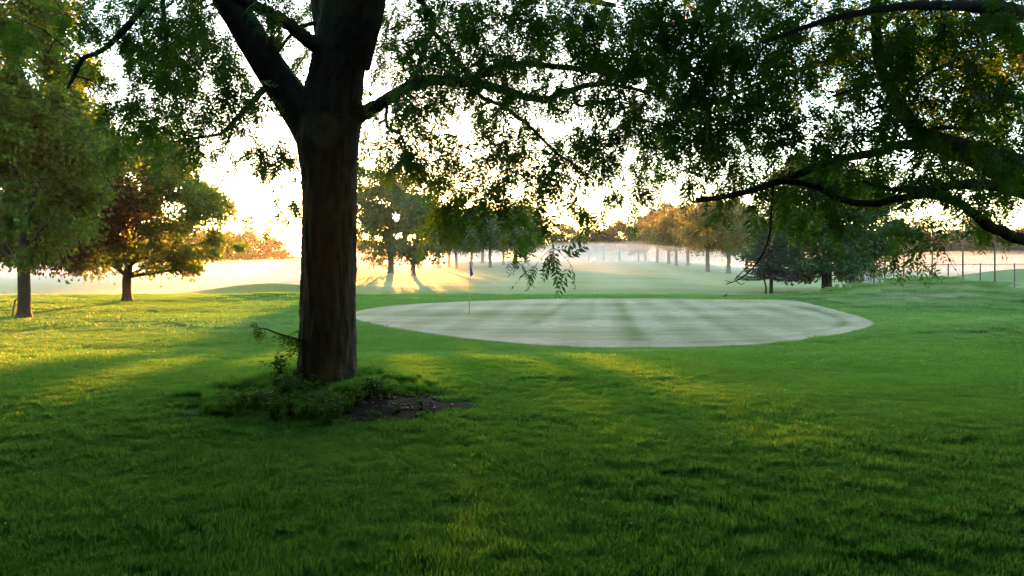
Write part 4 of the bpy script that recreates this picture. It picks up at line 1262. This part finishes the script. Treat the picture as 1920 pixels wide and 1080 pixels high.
POLES = [(1866, 58.3, .0, "tall thin net pole nearest the right edge behind the mound"), (1806, 59.0, .0, "second tall net pole from the right edge"),
         (1748, 60.0, .05, "third tall net pole from the right edge, below the hanging leaves"), (1694, 61.8, .16, "slightly tilted tall net pole, fourth from the right edge"),
         (1659, 65.5, .12, "fifth tall net pole from the right edge, near the round tree"), (1639, 71.0, .05, "farthest tall net pole, half behind the round tree")]
for px, d, ln, lab in POLES:
    x = (px - 960) / F * d; g = float(ground(x, d))
    r_ = empty("net_pole", (x, d, g), lab, "pole", "tall net poles along the fence")
    tv, tf = tubes([(np.array([(0, .05, -.4), (0, .05, 0), (ln, .05, 5.35)]), np.array([.075, .07, .058]))], 10)
    link("shaft", new_mesh("shaft", tv, tf), M_POLE, r_)
    tv, tf = tubes([(np.array([(ln, .05, 5.35), (ln, .05, 5.40), (ln, .05, 5.46), (ln, .05, 5.48)]), np.array([.06, .065, .045, .01]))], 10)
    link("cap", new_mesh("cap", tv, tf), M_POLE, r_)

# ------------------------------------------------------------------ leaning stake beside the left maple
X_, Y_ = ground_hit(24, 593)
r_ = empty("wooden_stake", (X_, Y_, float(ground(X_, Y_))), "thin leaning wooden stake beside the leftmost trunk", "stake")
tv, tf = tubes([(np.array([(0, 0, -.15), (.01, 0, .25), (.10, 0, .62)]), np.array([.032, .03, .028]))], 7)
link("shaft", new_mesh("shaft", tv, tf), M_STICK, r_)
tv, tf = tubes([(np.array([(.04, 0, .58), (.10, .01, .625), (.19, 0, .70)]), np.array([.018, .022, .012]))], 6)
link("broken_top", new_mesh("broken_top", tv, tf), M_STICK, r_)

# ------------------------------------------------------------------ small bird on the turf behind the green
X_, Y_ = ground_hit(1360, 558)
bird = empty("bird", (X_, Y_, float(ground(X_, Y_))), "small dark bird on the turf just behind the putting green", "bird")
body = spline([(-.17, 0, .075, .006), (-.11, 0, .085, .022), (-.05, 0, .098, .045), (.01, 0, .11, .058), (.055, 0, .135, .046), (.075, 0, .165, .030), (.085, 0, .195, .030), (.092, 0, .218, .024), (.096, 0, .232, .008)], 26)
tv, tf = tubes([(body[:, :3], np.maximum(body[:, 3], .004))], 14)
tv[:, 1] *= 0.92
link("body", new_mesh("body", tv, tf), M_BIRD, bird)
tv, tf = tubes([(np.array([(.105, 0, .205), (.125, 0, .203), (.142, 0, .200)]), np.array([.009, .006, .001]))], 8)
link("beak", new_mesh("beak", tv, tf), M_BEAK, bird)
for s_ in (-1, 1):
    tv, tf = tubes([(np.array([(.0, .02 * s_, .07), (.008, .022 * s_, .035), (.0, .022 * s_, .003), (.035, .022 * s_, .002)]), np.array([.006, .004, .004, .003]))], 6)
    link("leg", new_mesh("leg", tv, tf), M_BEAK, bird)
    wv = spline([(.05, .05 * s_, .13, .016), (0, .058 * s_, .118, .026), (-.07, .04 * s_, .098, .018), (-.14, .015 * s_, .082, .005)], 12)
    tv, tf = tubes([(wv[:, :3], wv[:, 3])], 8)
    link("wing", new_mesh("wing", tv, tf), M_BIRD, bird)

# ------------------------------------------------------------------ air: thin haze everywhere, mist lying low beyond the green
def vol_material(name, dens, aniso, col):
    m, N, Lk = mat(name)
    p = N.new("ShaderNodeVolumePrincipled")
    p.inputs["Color"].default_value = (*col, 1)
    p.inputs["Density"].default_value = dens
    p.inputs["Anisotropy"].default_value = aniso
    p.inputs["Density Attribute"].default_value = ""
    o = N.new("ShaderNodeOutputMaterial"); Lk(p.outputs[0], o.inputs["Volume"])
    return m

def box_mesh(name, x0, x1, y0, y1, z0, z1):
    V = [(x, y, z) for z in (z0, z1) for y in (y0, y1) for x in (x0, x1)]
    return new_mesh(name, np.array(V), np.array([(0, 2, 3, 1), (4, 5, 7, 6), (0, 1, 5, 4), (2, 6, 7, 3), (0, 4, 6, 2), (1, 3, 7, 5)]), False)

h_ = link("haze", box_mesh("haze", -730, 730, -70, 800, -6.5, 19.5), vol_material("haze_air", HAZE_DENSITY, 0.62, (0.97, 0.97, 0.98)))
tag(h_, kind="stuff")

# the mist bank: a low closed body of air over the fairway and hollows, with a wavering top
mx_ = np.linspace(-300, 330, 64); my_ = np.concatenate([np.linspace(40, 120, 30), np.linspace(130, 420, 30)])
MX, MY = np.meshgrid(mx_, my_)
topz = ground(MX, MY) + 0.10 + 3.2 * sm(48, 125, MY) + 1.5 * sm(90, 160, MY) + 0.8 * wob(MX, MY, 16, 3) * sm(50, 90, MY)
botz = np.full_like(MX, -6.0)
nxm, nym = len(mx_), len(my_)
V = np.concatenate([np.stack([MX, MY, topz], -1).reshape(-1, 3), np.stack([MX, MY, botz], -1).reshape(-1, 3)])
q = (np.arange(nym - 1)[:, None] * nxm + np.arange(nxm - 1)[None, :]).ravel(); o2 = nxm * nym
Fm = [np.stack([q, q + 1, q + nxm + 1, q + nxm], 1), np.stack([q, q + nxm, q + nxm + 1, q + 1], 1) + o2]
ex = np.arange(nxm - 1); Fm.append(np.stack([ex, ex + o2, ex + 1 + o2, ex + 1], 1))
l0 = (nym - 1) * nxm; Fm.append(np.stack([l0 + ex, l0 + ex + 1, l0 + ex + 1 + o2, l0 + ex + o2], 1))
ey = np.arange(nym - 1) * nxm; Fm.append(np.stack([ey, ey + nxm, ey + nxm + o2, ey + o2], 1))
ey = ey + nxm - 1; Fm.append(np.stack([ey, ey + o2, ey + nxm + o2, ey + nxm], 1))
ms = link("mist", new_mesh("mist", V, np.concatenate(Fm), False), vol_material("mist_air", MIST_DENSITY, 0.45, (0.98, 0.98, 0.99)))
tag(ms, "low white morning mist lying over the fairway and hollows", "mist", kind="stuff")
